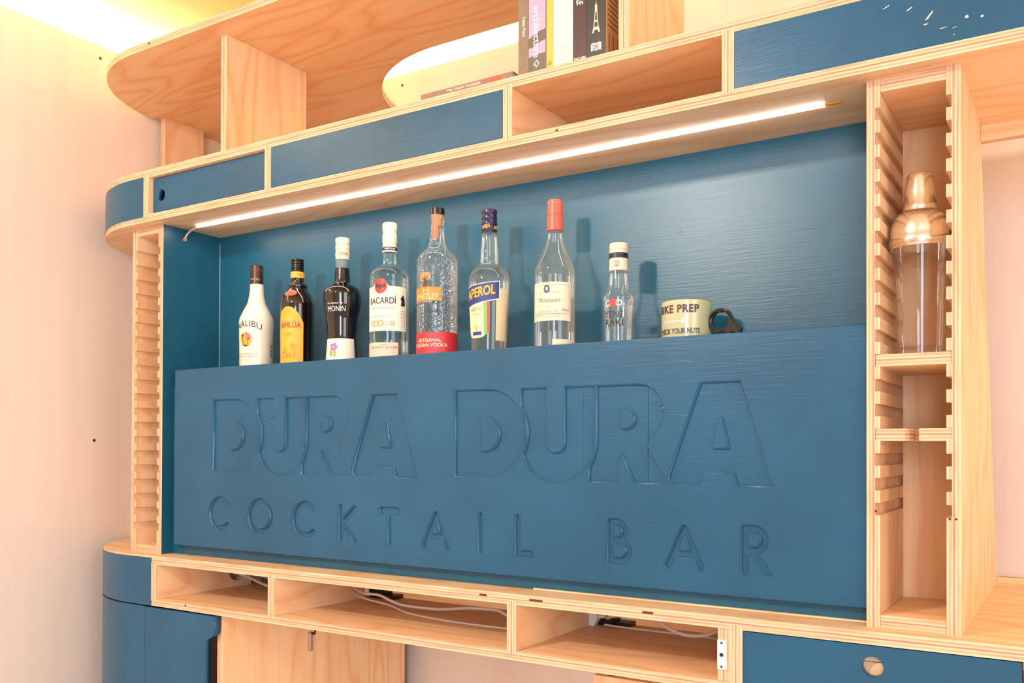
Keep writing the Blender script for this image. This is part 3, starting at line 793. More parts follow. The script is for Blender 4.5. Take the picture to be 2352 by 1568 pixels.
a_ = [bm.verts.new((x, 0, z + .001)) for x, z in pr]; b_ = [bm.verts.new((x, .016, z + .001)) for x, z in pr]
bm.faces.new(a_); bm.faces.new(b_)
for i in range(len(pr)): bm.faces.new((a_[i], a_[(i + 1) % len(pr)], b_[(i + 1) % len(pr)], b_[i]))
bmesh.ops.recalc_face_normals(bm, faces=bm.faces[:])
bm_obj('body', bm, white_pl, p, (.3015, .276, Zf))
tube('cable_end', [(.3175, .284, .969), (.334, .285, .972)], .0038, white_pl, p, smooth_path=False)

# ------------------------------------------------------------------ cabinet below at the left
t = thing('corner_cabinet', 'blue cabinet with a curved end and a cut-out door handle, under the counter', 'cabinet', (-.7, .2, 0))
ZK = Z['D0'] - .0035
arc_strip('curved_side', t, -.7152, .02, ZK, CR + .0009, .006, blue)
dp = [(-.7134, .02), (-.5060, .02), (-.5060, .846)] + [(-.5060 + .0120 * (1 - math.cos(R(a))), .846 + .014 * math.sin(R(a))) for a in range(0, 91, 15)][:-1]
dp = [(-.7134, .02), (-.5060, .02), (-.5060, .862), (-.5050, .870), (-.5010, .877), (-.4830, .8865), (-.4775, .891), (-.4745, .898), (-.4738, .906), (-.4738, ZK - .001), (-.7134, ZK - .001)]
bm = curve_mesh([[(x + .7134, z - .02) for x, z in dp]], .009)
for v in bm.verts: v.co = Vector((v.co.x, .009 - v.co.z, v.co.y))
bmesh.ops.recalc_face_normals(bm, faces=bm.faces[:])
bm_obj('door', bm, blue, t, (-.7134, -.0008, .02))
board('side_panel', t, -.4882, -.4700, .020, .6600, .02, Z['D0'], 'z', paint={'-x': mat('painted_interior_shade', '241f1f', .8)})  # inner face near-black: the cabinet's inside shade is put into the colour
board('top_rail', t, -.71, -.489, .30, .318, .88, Z['D0'], 'x')
box('plinth', mat('painted_interior_shade', '241f1f', .8), t, -1.02, -.47, .10, .60, 0, .02)
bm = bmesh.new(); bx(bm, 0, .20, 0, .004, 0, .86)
bm_obj('back_panel', bm, mat('painted_interior_shade', '241f1f', .8), t, (-.70, .45, .05))  # dark sheet standing in for shade behind the door opening
# bolt hanging from the board by the side panel
t = thing('hanging_bolt', 'small grey barrel bolt hanging under the cubby shelf beside the plywood side panel', 'bolt', (-.2155, .030, .8832))
steel = mat('dull_steel', 'a48a7a', .45, .5)
box('barrel', steel, t, -.2205, -.2105, .026, .034, .8832, .9225, .0015)
tube('hinge_pin', [(-.2120, .030, .9215), (-.2040, .030, .9200), (-.2030, .032, .9340)], .0024, blackp, t)
tag(board('plywood_offcut', None, .400, .640, .10, .118, .60, .9040, 'z'), 'edge of a plywood board standing below the right cubby', 'board')
board_leg = board('batten', None, .400, .640, .1182, .136, 0.0, .60, 'z'); tag(board_leg, 'upright plywood support behind the low board, below the picture edge', 'board')

# ------------------------------------------------------------------ led strip on the soffit
t = thing('led_strip_light', 'glowing white LED strip under the drawer shelf, above the bottles', 'light', (.07, .0895, Z['B0'] - .003))
led = emitter('led_white', (1.0, .90, .80), LED)
box('diffuser', led, t, -.649, .797, .0855, .0935, Z['B0'] - .0030, Z['B0'] - .0008)
e = box('end_piece', mat('amber_strip', 'e8a13c', .4), t, .797, .8215, .0857, .0933, Z['B0'] - .0026, Z['B0'] - .0002, .0008); e['label'] = 'amber unlit end of the strip'
box('backing', white_pl, t, -.652, .799, .085, .094, Z['B0'] - .0008, Z['B0'])
tube('cable', [(-.649, .0895, Z['B0'] - .0025), (-.662, .0900, Z['B0'] - .004), (-.680, .0925, Z['B0'] - .008), (-.693, .093, 1.815), (-.698, .0925, 1.808), (-.7020, .0925, 1.805)], .0022, cordm, t)
e = tube('cable_plug', [(-.7022, .0925, 1.8045), (-.6965, .0925, 1.8035)], .0042, mat('copper_end', 'c98a6a', .4), t, smooth_path=False)

# ------------------------------------------------------------------ books
page = mat('book_pages', 'f1e6d2', .8)
def book(label, x0, x1, y0, dep, h, spine, group='books standing on the drawer shelf'):
    t = thing('book', label, 'book', ((x0 + x1) / 2, y0 + dep / 2, Z['A1']), group)
    z0 = Z['A1']; th = .0018
    bm = bmesh.new(); bx(bm, 0, x1 - x0, 0, th, 0, h)
    bx(bm, 0, th, th, dep, 0, h); bx(bm, x1 - x0 - th, x1 - x0, th, dep, 0, h)
    c = bm_obj('cover', bm, spine, t, (x0, y0, z0))
    box('pages', page, t, x0 + th, x1 - x0 + x0 - th, y0 + th, y0 + dep - .003, z0 + .002, z0 + h - .002)
    return t, c
def mountain(name, parent, polys, mt, x, y, z):
    bm = curve_mesh([[(a * .001, b * .001) for a, b in p] for p in polys])
    for v in bm.verts: v.co = Vector((v.co.x, 0, v.co.y))
    return bm_obj(name, bm, mt, parent, (x, y, z))
wt = mat('white_print', 'fbf5ee', .5); BY = .006; zb = Z['A1']
t, c = book('brown photo book with small white spine title, leftmost of the upright books', .2985, .3190, BY, .20, .255, mat('brown_photo_cover', '8f7a62', .4, var=.45))
flat_text('title', 'Cabin Porn', wt, c, .3100, BY - .0004, zb + .0850, .0345, .0056, R(-90), .012)
mountain('publisher_mark', c, [ell(0, 0, 4.2, 5.6, 16)], mat('red_print', 'd9563f', .5), .3110, BY - .0004, zb + .0045)
t, c = book('dark book with a lilac sky photo and white lettering architecture on its spine', .3193, .3545, BY, .23, .27, mat('charcoal_cover', '6a5d56', .35, var=.2))
lil = mat('lilac_photo', 'b09dbb', .4)
mountain('spine_photo', c, [[(.5, 240), (.5, 60), (12, 66), (22, 70), (34, 72), (34, 240)], [(.5, 44), (.5, 28), (18, 31), (34, 31), (34, 53), (22, 51), (10, 44)]], lil, .3193, BY - .0003, zb)
flat_text('title', 'architecture', wt, c, .3360, BY - .0006, zb + .0705, .0900, .0135, R(-90), .01)
bm = curve_mesh([ell(0, 0, .0060, .0068, 4), ell(0, 0, .0030, .0034, 16)])
for v in bm.verts: v.co = Vector((v.co.x, 0, v.co.y))
bm_obj('publisher_mark', bm, wt, c, (.3355, BY - .0005, zb + .0150))
t, c = book('slim yellow book between the charcoal and the white book', .3550, .3680, BY, .20, .24, mat('yellow_cover', 'e3b04a', .45))
flat_text('spine_mark', 'G', mat('olive_print', '5d6a1e', .5), c, .3617, BY - .0004, zb + .010, .0065, .007, R(-90), .01)
t, c = book('thick cream book with a pale grid pattern low on its spine', .3684, .4062, BY, .22, .265, mat('cream_cover', 'eadccb', .45))
bm = bmesh.new()
for i in range(6): bx(bm, 0, .0365, 0, .0002, .001 + i * .0065, .0014 + i * .0065)
for i in range(7): bx(bm, .001 + i * .0058, .0014 + i * .0058, 0, .0002, 0, .036)
bm_obj('grid_print', bm, mat('pink_print', 'e8b9a6', .6), c, (.3689, BY - .0003, zb))
bm = curve_mesh([ell(0, 0, .0052, .0052, 20), ell(0, 0, .0040, .0040, 20)])
for v in bm.verts: v.co = Vector((v.co.x, 0, v.co.y))
bm_obj('round_mark', bm, mat('faint_pink', 'ecd0cf', .6), c, (.3860, BY - .0004, zb + .055))
t, c = book('dark maroon book with a tilted white title and publisher name at its foot', .4066, .4314, BY, .21, .26, mat('maroon_cover', '4a302f', .3, var=.3))
flat_text('title', 'ARE', wt, c, .4175, BY - .0004, zb + .106, .026, .0115, R(-78), .02, .35)
flat_text('publisher_name', 'TASCHEN', wt, c, .4190, BY - .0004, zb + .0045, .0225, .0042, 0, .015)
t, c = book('black travel guide with a white iron tower drawing on its spine', .4318, .4672, BY, .20, .25, mat('black_cover', '2a2824', .35, var=.3))
flat_text('title', 'GUIDE', wt, c, .4500, BY - .0004, zb + .121, .030, .0078, R(-90), .02)
tower = [[(-.3, 52), (.3, 52), (.8, 46), (2.2, 45), (2.0, 43), (2.2, 36), (3.2, 22), (5.0, 8), (7.6, -1), (4.6, -1), (3.2, 3), (0, 4.6), (-3.2, 3), (-4.6, -1), (-7.6, -1), (-5.0, 8), (-3.2, 22), (-2.2, 36), (-2.0, 43), (-2.2, 45), (-.8, 46)],
         [(-.9, 34), (.9, 34), (2.0, 20), (-2.0, 20)], [(-2.3, 17), (2.3, 17), (3.2, 9), (-3.2, 9)]]
mountain('tower_drawing', c, tower, mat('pale_print', 'cfcab8', .5), .4497, BY - .0004, zb + .0415)
mountain('publisher_mark', c, [[(-9.5, -6), (-5, -4.6), (0, -6), (5, -4.6), (9.5, -6), (9.5, 6.5), (5, 8), (0, 6.5), (-5, 8), (-9.5, 6.5)]], mat('pink_white', 'f3dcd6', .5), .4500, BY - .0004, zb + .0165)
flat_text('publisher_letters', 'DK', mat('grey_print', '8d5f5c', .5), c, .4500, BY - .0006, zb + .0170, .0125, .0085, 0, .03)
# the guide's tan front cover, seen past the spine
fc = box('front_cover', mat('tan_cover', 'c99a66', .5, var=.15), t, .4672, .4678, BY + .001, BY + .20, zb, zb + .25); fc['label'] = 'tan front cover with brown print'
bm = bmesh.new()
for i in range(22): bx(bm, 0, .0003, .006, .105 - .03 * (i % 3), .052 + i * .0085, .0538 + i * .0085)
for i in range(6): bx(bm, 0, .0003, .010 + i * .017, .0125 + i * .017, .004, .040)
bm_obj('cover_print', bm, mat('brown_print', '6b4426', .6), fc, (.4678, BY, zb))
t = thing('book', 'thin reddish book lying flat on the drawer shelf, left of the upright books', 'book', (.185, .08, zb))
bm = bmesh.new(); x0, x1 = .0830, .2860
bx(bm, 0, x1 - x0, 0, .0016, 0, .0135); bx(bm, 0, x1 - x0, .0016, .14, 0, .0012); bx(bm, 0, x1 - x0, .0016, .14, .0123, .0135)
c = bm_obj('cover', bm, mat('rose_cover', '9c7a6c', .3, var=.3), t, (x0, .008, zb))
box('pages', page, t, x0 + .002, x1 - .002, .0098, .145, zb + .0013, zb + .0122)
flat_text('title', 'The Classic Cocktails', wt, c, .180, .0076, zb + .0085, .075, .0042, 0, .01)
mountain('spine_block', c, [[(0, 2), (26, 2), (26, 12), (0, 12)]], mat('red_print', 'd9563f', .5), .236, .0077, zb)

# ------------------------------------------------------------------ bottles
CYB = .125
VS = lambda cx: None
def zpix(cx, px_y):
    """height of a point on a bottle axis from the picture row, measured once and written as metres"""
    d = Vector((cx, CYB, 0)) - Vector((1.12888, -1.34427, 0)); d.z = 0
    # solve for z: row = cy - f * (P.u)/(P.f)
    f = 2090.14; cy = 1010.49; cam_z = 1.30212
    lo, hi = .5, 3.
    for _ in range(40):
        mid = (lo + hi) / 2; P = Vector((d.x, d.y, mid - cam_z)); row = cy - f * P.dot(u2) / P.dot(fwd)
        if row > px_y: lo = mid
        else: hi = mid
    return (lo + hi) / 2
def profile(cx, rbody, hwbody, rows):
    P = [(hw / hwbody * rbody, zpix(cx, y)) for y, hw in rows]
    return [(r, z - ZS) for r, z in reversed(P)]
def bottle(label, cx, rbody, hwbody, rows, capn, mt, cap_mt, seg=44, extra_foot=.002):
    """rows from cap top down: first capn rows belong to the cap; returns thing, surface, body"""
    t = thing('bottle', label, 'bottle', (cx, CYB, ZS), 'bottles on the bar shelf')
    full = profile(cx, rbody, hwbody, rows)
    cap = full[-capn:]; body = full[:-capn]
    r0 = body[0][0]
    b = [(0, .0), (r0 - .004, 0), (r0 - .001, .0012), (r0, .004)] + [q for q in body if q[1] > .005]
    # smooth the shoulder
    sm = [b[0], b[1], b[2], b[3]]
    pts = [Vector((r, 0, z)) for r, z in b[3:]]
    cm_ = catmull(pts, 6)
    last = .004
    for v in cm_[1:]:
        if v.z > last + 1e-5: sm.append((v.x, v.z)); last = v.z
    o = lathe('glass_body', sm + [(sm[-1][0] * .7, sm[-1][1] + .0002), (0, sm[-1][1] + .0002)], mt, t, (cx, CYB, ZS), seg)
    surf = Cyl(cx, CYB, ZS, sm[3:])
    return t, surf, o, cap, sm
def cap_obj(t, cx, cap, mt, ribs=0, name='cap', z0=None, z1=None):
    za, zb_ = cap[0][1], cap[-1][1]
    if z0 is not None: za = z0
    if z1 is not None: zb_ = z1
    r = cap[-1][0]; n = 28; prof = [(0, za), (r * .97, za)]
    def rad(z):
        for (ra, a), (rb, b) in zip(cap[:-1], cap[1:]):
            if a <= z <= b: return ra + (rb - ra) * (z - a) / max(1e-6, b - a)
        return r
    for i in range(n + 1):
        z = za + (zb_ - .0012 - za) * i / n
        g = .0010 * (1 if ribs and math.sin(2 * PI * ribs * i / n) > .75 else 0)
        prof.append((rad(z) - g, z))
    prof += [(r - .0012, zb_), (0, zb_)]
    return lathe(name, prof, mt, t, (cx, CYB, ZS), 32)
def band(t, cx, r, z0, z1, mt, name='neck_band'):
    return lathe(name, [(r - .001, z0), (r, z0), (r, z1), (r - .001, z1)], mt, t, (cx, CYB, ZS), 36, False, False)

ink = mat('black_ink', '20191c', .5); red = mat('red_label', 'd8342c', .4)
# --- 1 white coconut rum
cx = -.4845
t, s, o, cap, pr_ = bottle('white coconut rum bottle with palm sunset logo and brown cap, leftmost on the bar', cx, .0385, 39.7,
    [(610.7, 14.6), (653, 15), (654, 15.8), (668, 16.4), (680, 17.9), (698, 22.3), (715.7, 31.7), (731.8, 39.2), (744, 41.3), (759, 41), (794, 40.2), (837, 39.7), (852, 39.7)], 2,
    mat('opal_white_glass', 'f6e9d2', .16, coat=.5), None)
cap_obj(t, cx, cap, mat('brown_cap', '45231d', .3, .2), 0, z0=cap[0][1] + .018)
cap_obj(t, cx, [(cap[0][0] + .0004, cap[0][1]), (cap[1][0], cap[1][1])], mat('brown_capsule', '3a1c1a', .3, .1), 0, 'capsule', z1=cap[0][1] + .020)
band(t, cx, .0149, cap[1][1] - .009, cap[1][1] - .0082, mat('cap_groove', '7d5a48', .3), 'cap_groove'); band(t, cx, .0149, cap[1][1] - .0135, cap[1][1] - .0128, mat('cap_groove', '7d5a48', .3), 'cap_groove')
S = Cyl(cx, CYB, ZS, pr_[3:])
nc = Cyl(cx, CYB, ZS, [(cap[0][0] + .0005, 0), (cap[0][0] + .0005, .5)])
nc.text('cap_lettering', 'MALIBU', mat('gold_print', 'c7923c', .4), t, 25, ZS + cap[0][1] + .010, 95, .005, .0006)
S.text('brand_lettering', 'MALIBU', ink, o, 16, zpix(cx, 757), 96, .0140, bold=.0, arch=.010, spacing=1.05)
zc = zpix(cx, 783)
S.shape('sunset_disc', [ell(0, 0, 14.5, 16.5, 28)], mat('sunset_orange', 'f6a834', .5), o, 10, zc)
S.shape('sunset_top', [ell(0, 0, 14.5, 16.5, 16, 5, 85, False) + [(0, 3)]], mat('sunset_pink', 'f0728a', .5), o, 10, zc, off=.001)
def palm(x, y, s_):
    P = []
    for a in range(0, 360, 45):
        c, sn = math.cos(R(a + 10)), math.sin(R(a + 10)); P += [(x + 1.0 * s_ * math.cos(R(a - 12)), y + 1.0 * s_ * math.sin(R(a - 12))), (x + 6.5 * s_ * c, y + 4.6 * s_ * sn - 1.2 * s_ * abs(c))]
    return P
S.shape('palm_trees', [palm(-8, 9.5, 1.35)], ink, o, 10, zc, off=.0013); S.shape('palm_trees', [palm(7.5, 1, 1.0)], ink, o, 10, zc, off=.0014)
S.shape('palm_trunks', [[(-7.6, 8), (-6.4, -8), (-5, -14), (-6.2, -14), (-7.8, -6), (-8.6, 8)], [(7, 0), (6.4, -14), (5.2, -14), (6.2, 0)], [(-12, -9), (-6, -15), (0, -12), (6, -15), (12, -9), (8, -14), (0, -16.5), (-8, -14)]], ink, o, 10, zc, off=.0012)
S.text('small_print', 'ORIGINAL CARIBBEAN RUM', mat('grey_ink', '8b7f78', .5), o, 8, zpix(cx, 816), 84, .0028); S.text('small_print', 'WITH COCONUT FLAVOUR', mat('grey_ink', '8b7f78', .5), o, 6, zpix(cx, 821.5), 74, .0028)
S.text('small_print', '700 ml 21% vol', mat('rose_ink', 'd98a78', .5), o, 0, zpix(cx, 829), 40, .0020)
for k in range(9):
    S.patch('bar_code_line', ink, o, 99, 108, zpix(cx, 820) + k * .0036, zpix(cx, 820) + k * .0036 + (.0012 if k % 3 else .002), .0006, nu=3, nv=1) if k < 8 else None
# --- 2 coffee liqueur
cx = -.3537
t, s, o, cap, pr_ = bottle('dark brown coffee liqueur bottle with arched yellow label, second from the left', cx, .0362, 38,
    [(596, 14.6), (625, 14.9), (626, 14.2), (640, 14.4), (651, 15), (655, 22), (660, 22.8), (664.5, 21.6), (667, 23.5), (680, 32.6), (694, 38), (708.6, 39), (760, 38.6), (830, 38), (850, 38)], 2,
    mat('brown_bottle_glass', '170906', .08, coat=.6), None, 48)
cap_obj(t, cx, cap, mat('black_cap', '17110d', .3, .2), 5)
yl = mat('yellow_label', 'f3b13c', .5); rl = mat('red_orange_print', 'e0492f', .5)
S = s; bnd = Cyl(cx, CYB, ZS, [(.0153, 0), (.0153, .5)])
z0, z1 = zpix(cx, 640) - ZS, zpix(cx, 626) - ZS
b = band(t, cx, .0154, z0, z1, yl); bnd.text('year', '1936', mat('orange_print', 'c97e1c', .5), b, 62, ZS + (z0 + z1) / 2, 44, .0065, .0006, bold=.01)
za, zb2 = zpix(cx, 846), zpix(cx, 709)
lab = S.patch('label', yl, t, -42, 66, za, zb2, .0004, top=lambda u: -.036 * abs(2 * u - 1) ** 2.2, nu=36, nv=10)
for k in range(3):
    S.patch('arch_line', mat('light_orange', 'ee9433', .5), lab, -34 + k * 7, 58 - k * 7, zb2 - .045, zb2 - .006 - k * .0055, .0006, top=lambda u: -.030 * abs(2 * u - 1) ** 2.2, bot=lambda u: (.045 - .0085) - .030 * abs(2 * u - 1) ** 2.2 - k * .0055 + .0012, nu=30, nv=1)
S.text('brand_lettering', 'KAHLÚA', rl, lab, 14, zpix(cx, 750), 88, .018, bold=.02, arch=.002)
S.text('small_print', 'COFFEE', mat('rust_print', 'b5532a', .5), lab, 12, zpix(cx, 770), 24, .0026); S.text('small_print', 'LIQUEUR', mat('rust_print', 'b5532a', .5), lab, 12, zpix(cx, 775), 28, .0026)
S.shape('village_drawing', [[(-20, -22), (-20, -10), (-14, -10), (-14, -2), (-10, 4), (-6, -2), (-6, -12), (4, -12), (4, 6), (8, 12), (12, 6), (20, 6), (20, 4), (14, 4), (14, -22)], [(-17, -20), (-17, -13), (-9, -13), (-9, -20)], [(6, -20), (6, -2), (11, -2), (11, -20)]], mat('amber_print', 'e2952f', .6), lab, 16, zpix(cx, 802), off=.0007)
S.shape('neck_seal', [ell(0, 0, 15, 7.5, 20)], mat('coral_print', 'e8604a', .4), t, 14, zpix(cx, 677), off=.0012)
# --- 3 black liqueur
cx = -.2193
t, s, o, cap, pr_ = bottle('nearly black violet liqueur bottle with cream cap, third from the left', cx, .0408, 44,
    [(548, 16.4), (597, 16.6), (598, 15.5), (628, 17), (644, 18), (651, 20), (656, 27), (664, 38), (673, 43), (681, 44), (703.5, 42), (734, 36), (764.7, 33.5), (780, 33.4), (824, 36.5), (842, 37.5)], 2,
    mat('black_liqueur_glass', '0b070b', .07, coat=.6), None)
cream = mat('cream_cap', 'f3e3c3', .35)
c = cap_obj(t, cx, cap, cream, 3); nb = Cyl(cx, CYB, ZS, [(cap[0][0], 0), (cap[0][0], .5)])
nb.text('cap_lettering', 'MONIN', mat('brown_ink', '7a5a48', .5), c, 50, ZS + cap[0][1] + .011, 75, .0065, .0008)
for k in (.022, .031): band(t, cx, cap[0][0] + .0002, cap[0][1] + k, cap[0][1] + k + .0007, mat('rose_line', 'e7a18e', .5), 'cap_line')
# clear neck above the liquid: lighter sleeve of empty glass
band(t, cx, 15.8 / 44 * .0408 + .0006, zpix(cx, 627) - ZS, zpix(cx, 598) - ZS, mat('empty_neck_glass', '6a7f86', .08, coat=.6), 'empty_neck')
s.text('brand_lettering', 'MONIN', wt, o, 22, zpix(cx, 714), 62, .0115, bold=.0); s.text('script_lettering', 'La Liqueur de', wt, o, 18, zpix(cx, 702), 52, .0052, shear=.35)
lab = s.patch('label', mat('cream_label', 'f6ead6', .5), t, -55, 95, zpix(cx, 846), zpix(cx, 780.5), .0005, nu=30, nv=6)
fl = []
for a in range(0, 360, 72): fl.append(ell(5.5 * math.cos(R(a)), 5.5 * math.sin(R(a)), 3.6, 3.6, 10))
s.shape('violet_flower', [fl[0]], mat('violet_print', 'b565b0', .5), lab, 10, zpix(cx, 800), 1.0, .001)
for k in range(1, 5): s.shape('violet_flower', [fl[k]], mat('violet_print', 'b565b0', .5), lab, 10, zpix(cx, 800), 1.0, .001 + k * .00005)
s.shape('flower_leaf', [ell(-6, -13, 4, 7, 12)], mat('leaf_print', '9fae62', .5), lab, 10, zpix(cx, 800), 1.0, .0009); s.shape('flower_leaf', [ell(3, -15, 3.5, 7, 12)], mat('leaf_print', '9fae62', .5), lab, 10, zpix(cx, 800), 1.0, .0009)
# --- 4 white rum
cx = -.0878
green_glass = thin_glass('pale_green_glass', (.90, .985, .945), base=.02)
clear = thin_glass('clear_glass', (.975, .985, .98), base=.02)
t, s, o, cap, pr_ = bottle('clear white rum bottle with cream label and red bat roundel', cx, .0410, 46,
    [(513.5, 17), (581, 17.2), (582, 15.8), (603, 16.2), (609, 19), (614, 26), (624, 40), (634, 45.6), (645, 46), (700, 46), (815, 46), (838, 46)], 2, green_glass, None)
c = cap_obj(t, cx, cap, cream, 2, z0=cap[0][1] + .010)
band(t, cx, cap[0][0] + .0003, cap[0][1], cap[0][1] + .0028, wt, 'neck_band'); b = band(t, cx, cap[0][0] + .0004, cap[0][1] + .0028, cap[0][1] + .0100, mat('navy_band', '231c33', .4), 'neck_band')
nb = Cyl(cx, CYB, ZS, [(cap[0][0], 0), (cap[0][0], .5)]); nb.text('band_lettering', 'WHITE RUM', wt, b, 40, ZS + cap[0][1] + .0065, 85, .0036, .0009, bold=.01)
cl = mat('cream_paper', 'f7ecd6', .55)
za, zb2 = zpix(cx, 765), zpix(cx, 664)
def bac_top(u):
    x = (u - .5) * 166; return .0148 * math.exp(-(x / 19) ** 4) - .0012 * abs(x / 83)
lab = s.patch('label', cl, t, -70, 96, za, zb2, .0004, top=bac_top, nu=60, nv=8)
zc = zpix(cx, 664)
s.shape('red_roundel', [ell(0, 0, 14, 15.5, 32)], red, lab, 13, zc, 1, .0007)
s.shape('bat_emblem', [[(0, 5), (2, 4), (4, 1), (8, 5), (11, 3), (10, -2), (7, -4), (4, -2), (1.5, -6), (0, -8), (-1.5, -6), (-4, -2), (-7, -4), (-10, -2), (-11, 3), (-8, 5), (-4, 1), (-2, 4)]], mat('dark_bat', '4a2b2b', .5), lab, 13, zc, 1, .0010)
s.text('brand_lettering', 'BACARDÍ', ink, lab, 16, zpix(cx, 695), 86, .0165, bold=.012)
s.text('small_print', 'CARTA BLANCA', mat('grey_ink', '8b7f78', .5), lab, 15, zpix(cx, 713.5), 72, .0045)
s.text('small_print', '- SUPERIOR WHITE RUM -', mat('grey_ink', '8b7f78', .5), lab, 14, zpix(cx, 733), 62, .0026)
for k, (dx, rr_, cc) in enumerate(((-18, 6, 'c9a77a'), (-8, 6.5, 'd6a868'), (2, 7, 'cf9a55'), (14, 6, 'cdbfae'), (27, 5, 'd0a060'))):
    s.shape('medal_print', [ell(dx, 0, rr_, rr_, 20), ell(dx, 0, rr_ * .6, rr_ * .6, 14)], mat('medal_' + cc, cc, .5), lab, 10, zpix(cx, 748), 1, .0008)
for k in range(11): s.patch('fine_print_line', mat('grey_ink', '8b7f78', .5), lab, 72, 92, zpix(cx, 760) + k * .0036, zpix(cx, 760) + k * .0036 + .0006, .0008, nu=4, nv=1)
s.shape('figure_drawing', [[(-5, -10), (-3, 0), (-6, 5), (-2, 9), (0, 13), (3, 8), (5, 2), (6, -10)]], ink, lab, 80, zpix(cx, 697), 1, .0009)
l2 = s.patch('lower_label', mat('blush_paper', 'e9cdb6', .55), t, -60, 66, zpix(cx, 830), zpix(cx, 791), .0004, nu=30, nv=3)
s.text('lettering', 'SANTIAGO de CUBA', mat('slate_ink', '7b6a72', .5), l2, 22, zpix(cx, 802), 82, .0048); s.text('lettering', '1862', mat('slate_ink', '7b6a72', .5), l2, 22, zpix(cx, 796), 22, .003)
# --- 5 embossed vodka
cx = .0357
t, s, o, cap, pr_ = bottle('clear embossed vodka bottle with orange tree label and red foot band', cx, .0410, 47,
    [(479, 16.3), (494, 16.5), (495, 17), (508, 17), (512, 15.2), (530, 16), (557, 19.4), (573.8, 26.6), (584, 38), (594, 45.6), (610, 47.4), (700, 47.2), (811, 47.4), (832, 47.4)], 2,
    thin_glass('embossed_glass', (.975, .985, .99), base=.03, bump=.45), None)
cap_obj(t, cx, cap, mat('black_cap', '17110d', .3, .2), 0)
lathe('cork', [(0, cap[0][1] - .024), (.010, cap[0][1] - .024), (.012, cap[0][1] - .001), (0, cap[0][1] - .001)], mat('cork', 'd9a35c', .7, var=.3), t, (cx, CYB, ZS), 24)
nb = Cyl(cx, CYB, ZS, [(.0152, 0), (.0152, .5)])
nb.patch('neck_ribbon', mat('orange_ribbon', 'ee6f4e', .5), t, -8, 42, ZS + cap[0][1] - .052, ZS + cap[0][1] - .001, .0002, bot=lambda u: .004 * (2 * u - 1) ** 2)
oj = mat('orange_label', 'f08a34', .5)
za, zb2 = zpix(cx, 697.5), zpix(cx, 669)
lab = s.patch('label', oj, t, -44, 47, za, zb2, .0005, top=lambda u: .008 * math.exp(-((u - .5) / .13) ** 2) + .002 * abs(2 * u - 1), nu=40)
s.patch('label_foot', mat('navy_band', '231c33', .4), lab, -44, 30, za - .0045, za - .0002, .0006, nu=20, nv=1)
s.text('brand_lettering', 'WHITLEY', mat('peach_print', 'fbd9b4', .5), lab, 2, zpix(cx, 687.5), 78, .0120, bold=.01); s.text('brand_lettering', 'J·J', mat('peach_print', 'fbd9b4', .5), lab, 2, zpix(cx, 674), 20, .0070)
s.text('foot_lettering', 'ARTISAN DISTILLERS', wt, lab, -6, za - .0023, 58, .0022, .0009)
blob = [(0, 16), (5, 15), (9, 16), (12, 11), (15, 7), (14, 1), (11, -3), (6, -5), (0, -4), (-6, -5), (-11, -3), (-14, 1), (-15, 7), (-12, 11), (-9, 16), (-5, 15)]
s.shape('tree_crown', [blob], mat('tree_orange', 'ef9560', .6), t, 1, zpix(cx, 648), .85, .0008)
s.shape('tree_trunk', [[(-7, -14), (-3, -10), (-2, -2), (-8, 5), (-7, 6), (-2, 2), (-1, 10), (0, 11), (1, 3), (6, 9), (8, 8), (3, 1), (2.5, -3), (8, 2), (9, 1), (3, -8), (8, -14)]], mat('tree_dark', '5a3a38', .6), t, 1, zpix(cx, 648) - .002, .95, .0011)
l2 = s.patch('foot_band', mat('crimson_band', 'd6333a', .4), t, -100, 125, ZS + .001, zpix(cx, 768), .0004, nu=60, nv=4)
s.text('lettering', 'ARTISANAL', cl, l2, 12, zpix(cx, 786), 74, .0068, bold=.006); s.text('lettering', 'RUSSIAN VODKA', cl, l2, 14, zpix(cx, 797), 104, .0072, bold=.006)
# --- 6 orange aperitif, empty
cx = .1608
t, s, o, cap, pr_ = bottle('empty clear aperitif bottle with tilted blue label and cream back label', cx, .0383, 45.5,
    [(483, 18), (536, 18.4), (537, 17.5), (560, 18.6), (578, 20.2), (601, 21), (609, 24), (616, 31), (624, 40), (634, 45), (648, 47), (672, 46.8), (719, 44.8), (799, 40.7), (822, 39.5)], 2,
    thin_glass('warm_clear_glass', (.985, .975, .94), base=.02), None)
nv_ = mat('navy_cap', '241a44', .3, .1)
c = cap_obj(t, cx, cap, nv_, 4); nb = Cyl(cx, CYB, ZS, [(cap[0][0], 0), (cap[0][0], .5)])
yp = mat('yellow_print', 'f4b530', .5)
nb.text('cap_lettering', 'APEROL', yp, c, 8, ZS + cap[0][1] + .011, 62, .0068, .0007, bold=.01, slope=.003); nb.text('cap_lettering', 'APEROL', yp, c, 95, ZS + cap[0][1] + .009, 62, .0068, .0007, bold=.01, slope=.003)
bl = mat('back_label', 'f0d7a8', .6)
s.patch('back_label', bl, t, 54, 92, zpix(cx, 786), zpix(cx, 669), .0003)
la = s.patch('lower_label', mat('mint_paper', 'e4e4b6', .55), t, -45, 26, zpix(cx, 780), zpix(cx, 690), .0004, bot=lambda u: .010 * (2 * u - 1) ** 4)
s.patch('green_stripe', mat('green_print', '7cb765', .5), la, 17, 27, zpix(cx, 772), zpix(cx, 691), .0006); s.patch('red_stripe', mat('red_stripe', 'e65a45', .5), la, 27.5, 35, zpix(cx, 770), zpix(cx, 691), .0006)
gi = mat('grey_ink', '8b7f78', .5)
s.text('small_print', 'APERITIVO', gi, la, -8, zpix(cx, 716), 44, .0068); s.text('small_print', '1919', gi, la, -8, zpix(cx, 727), 20, .005)
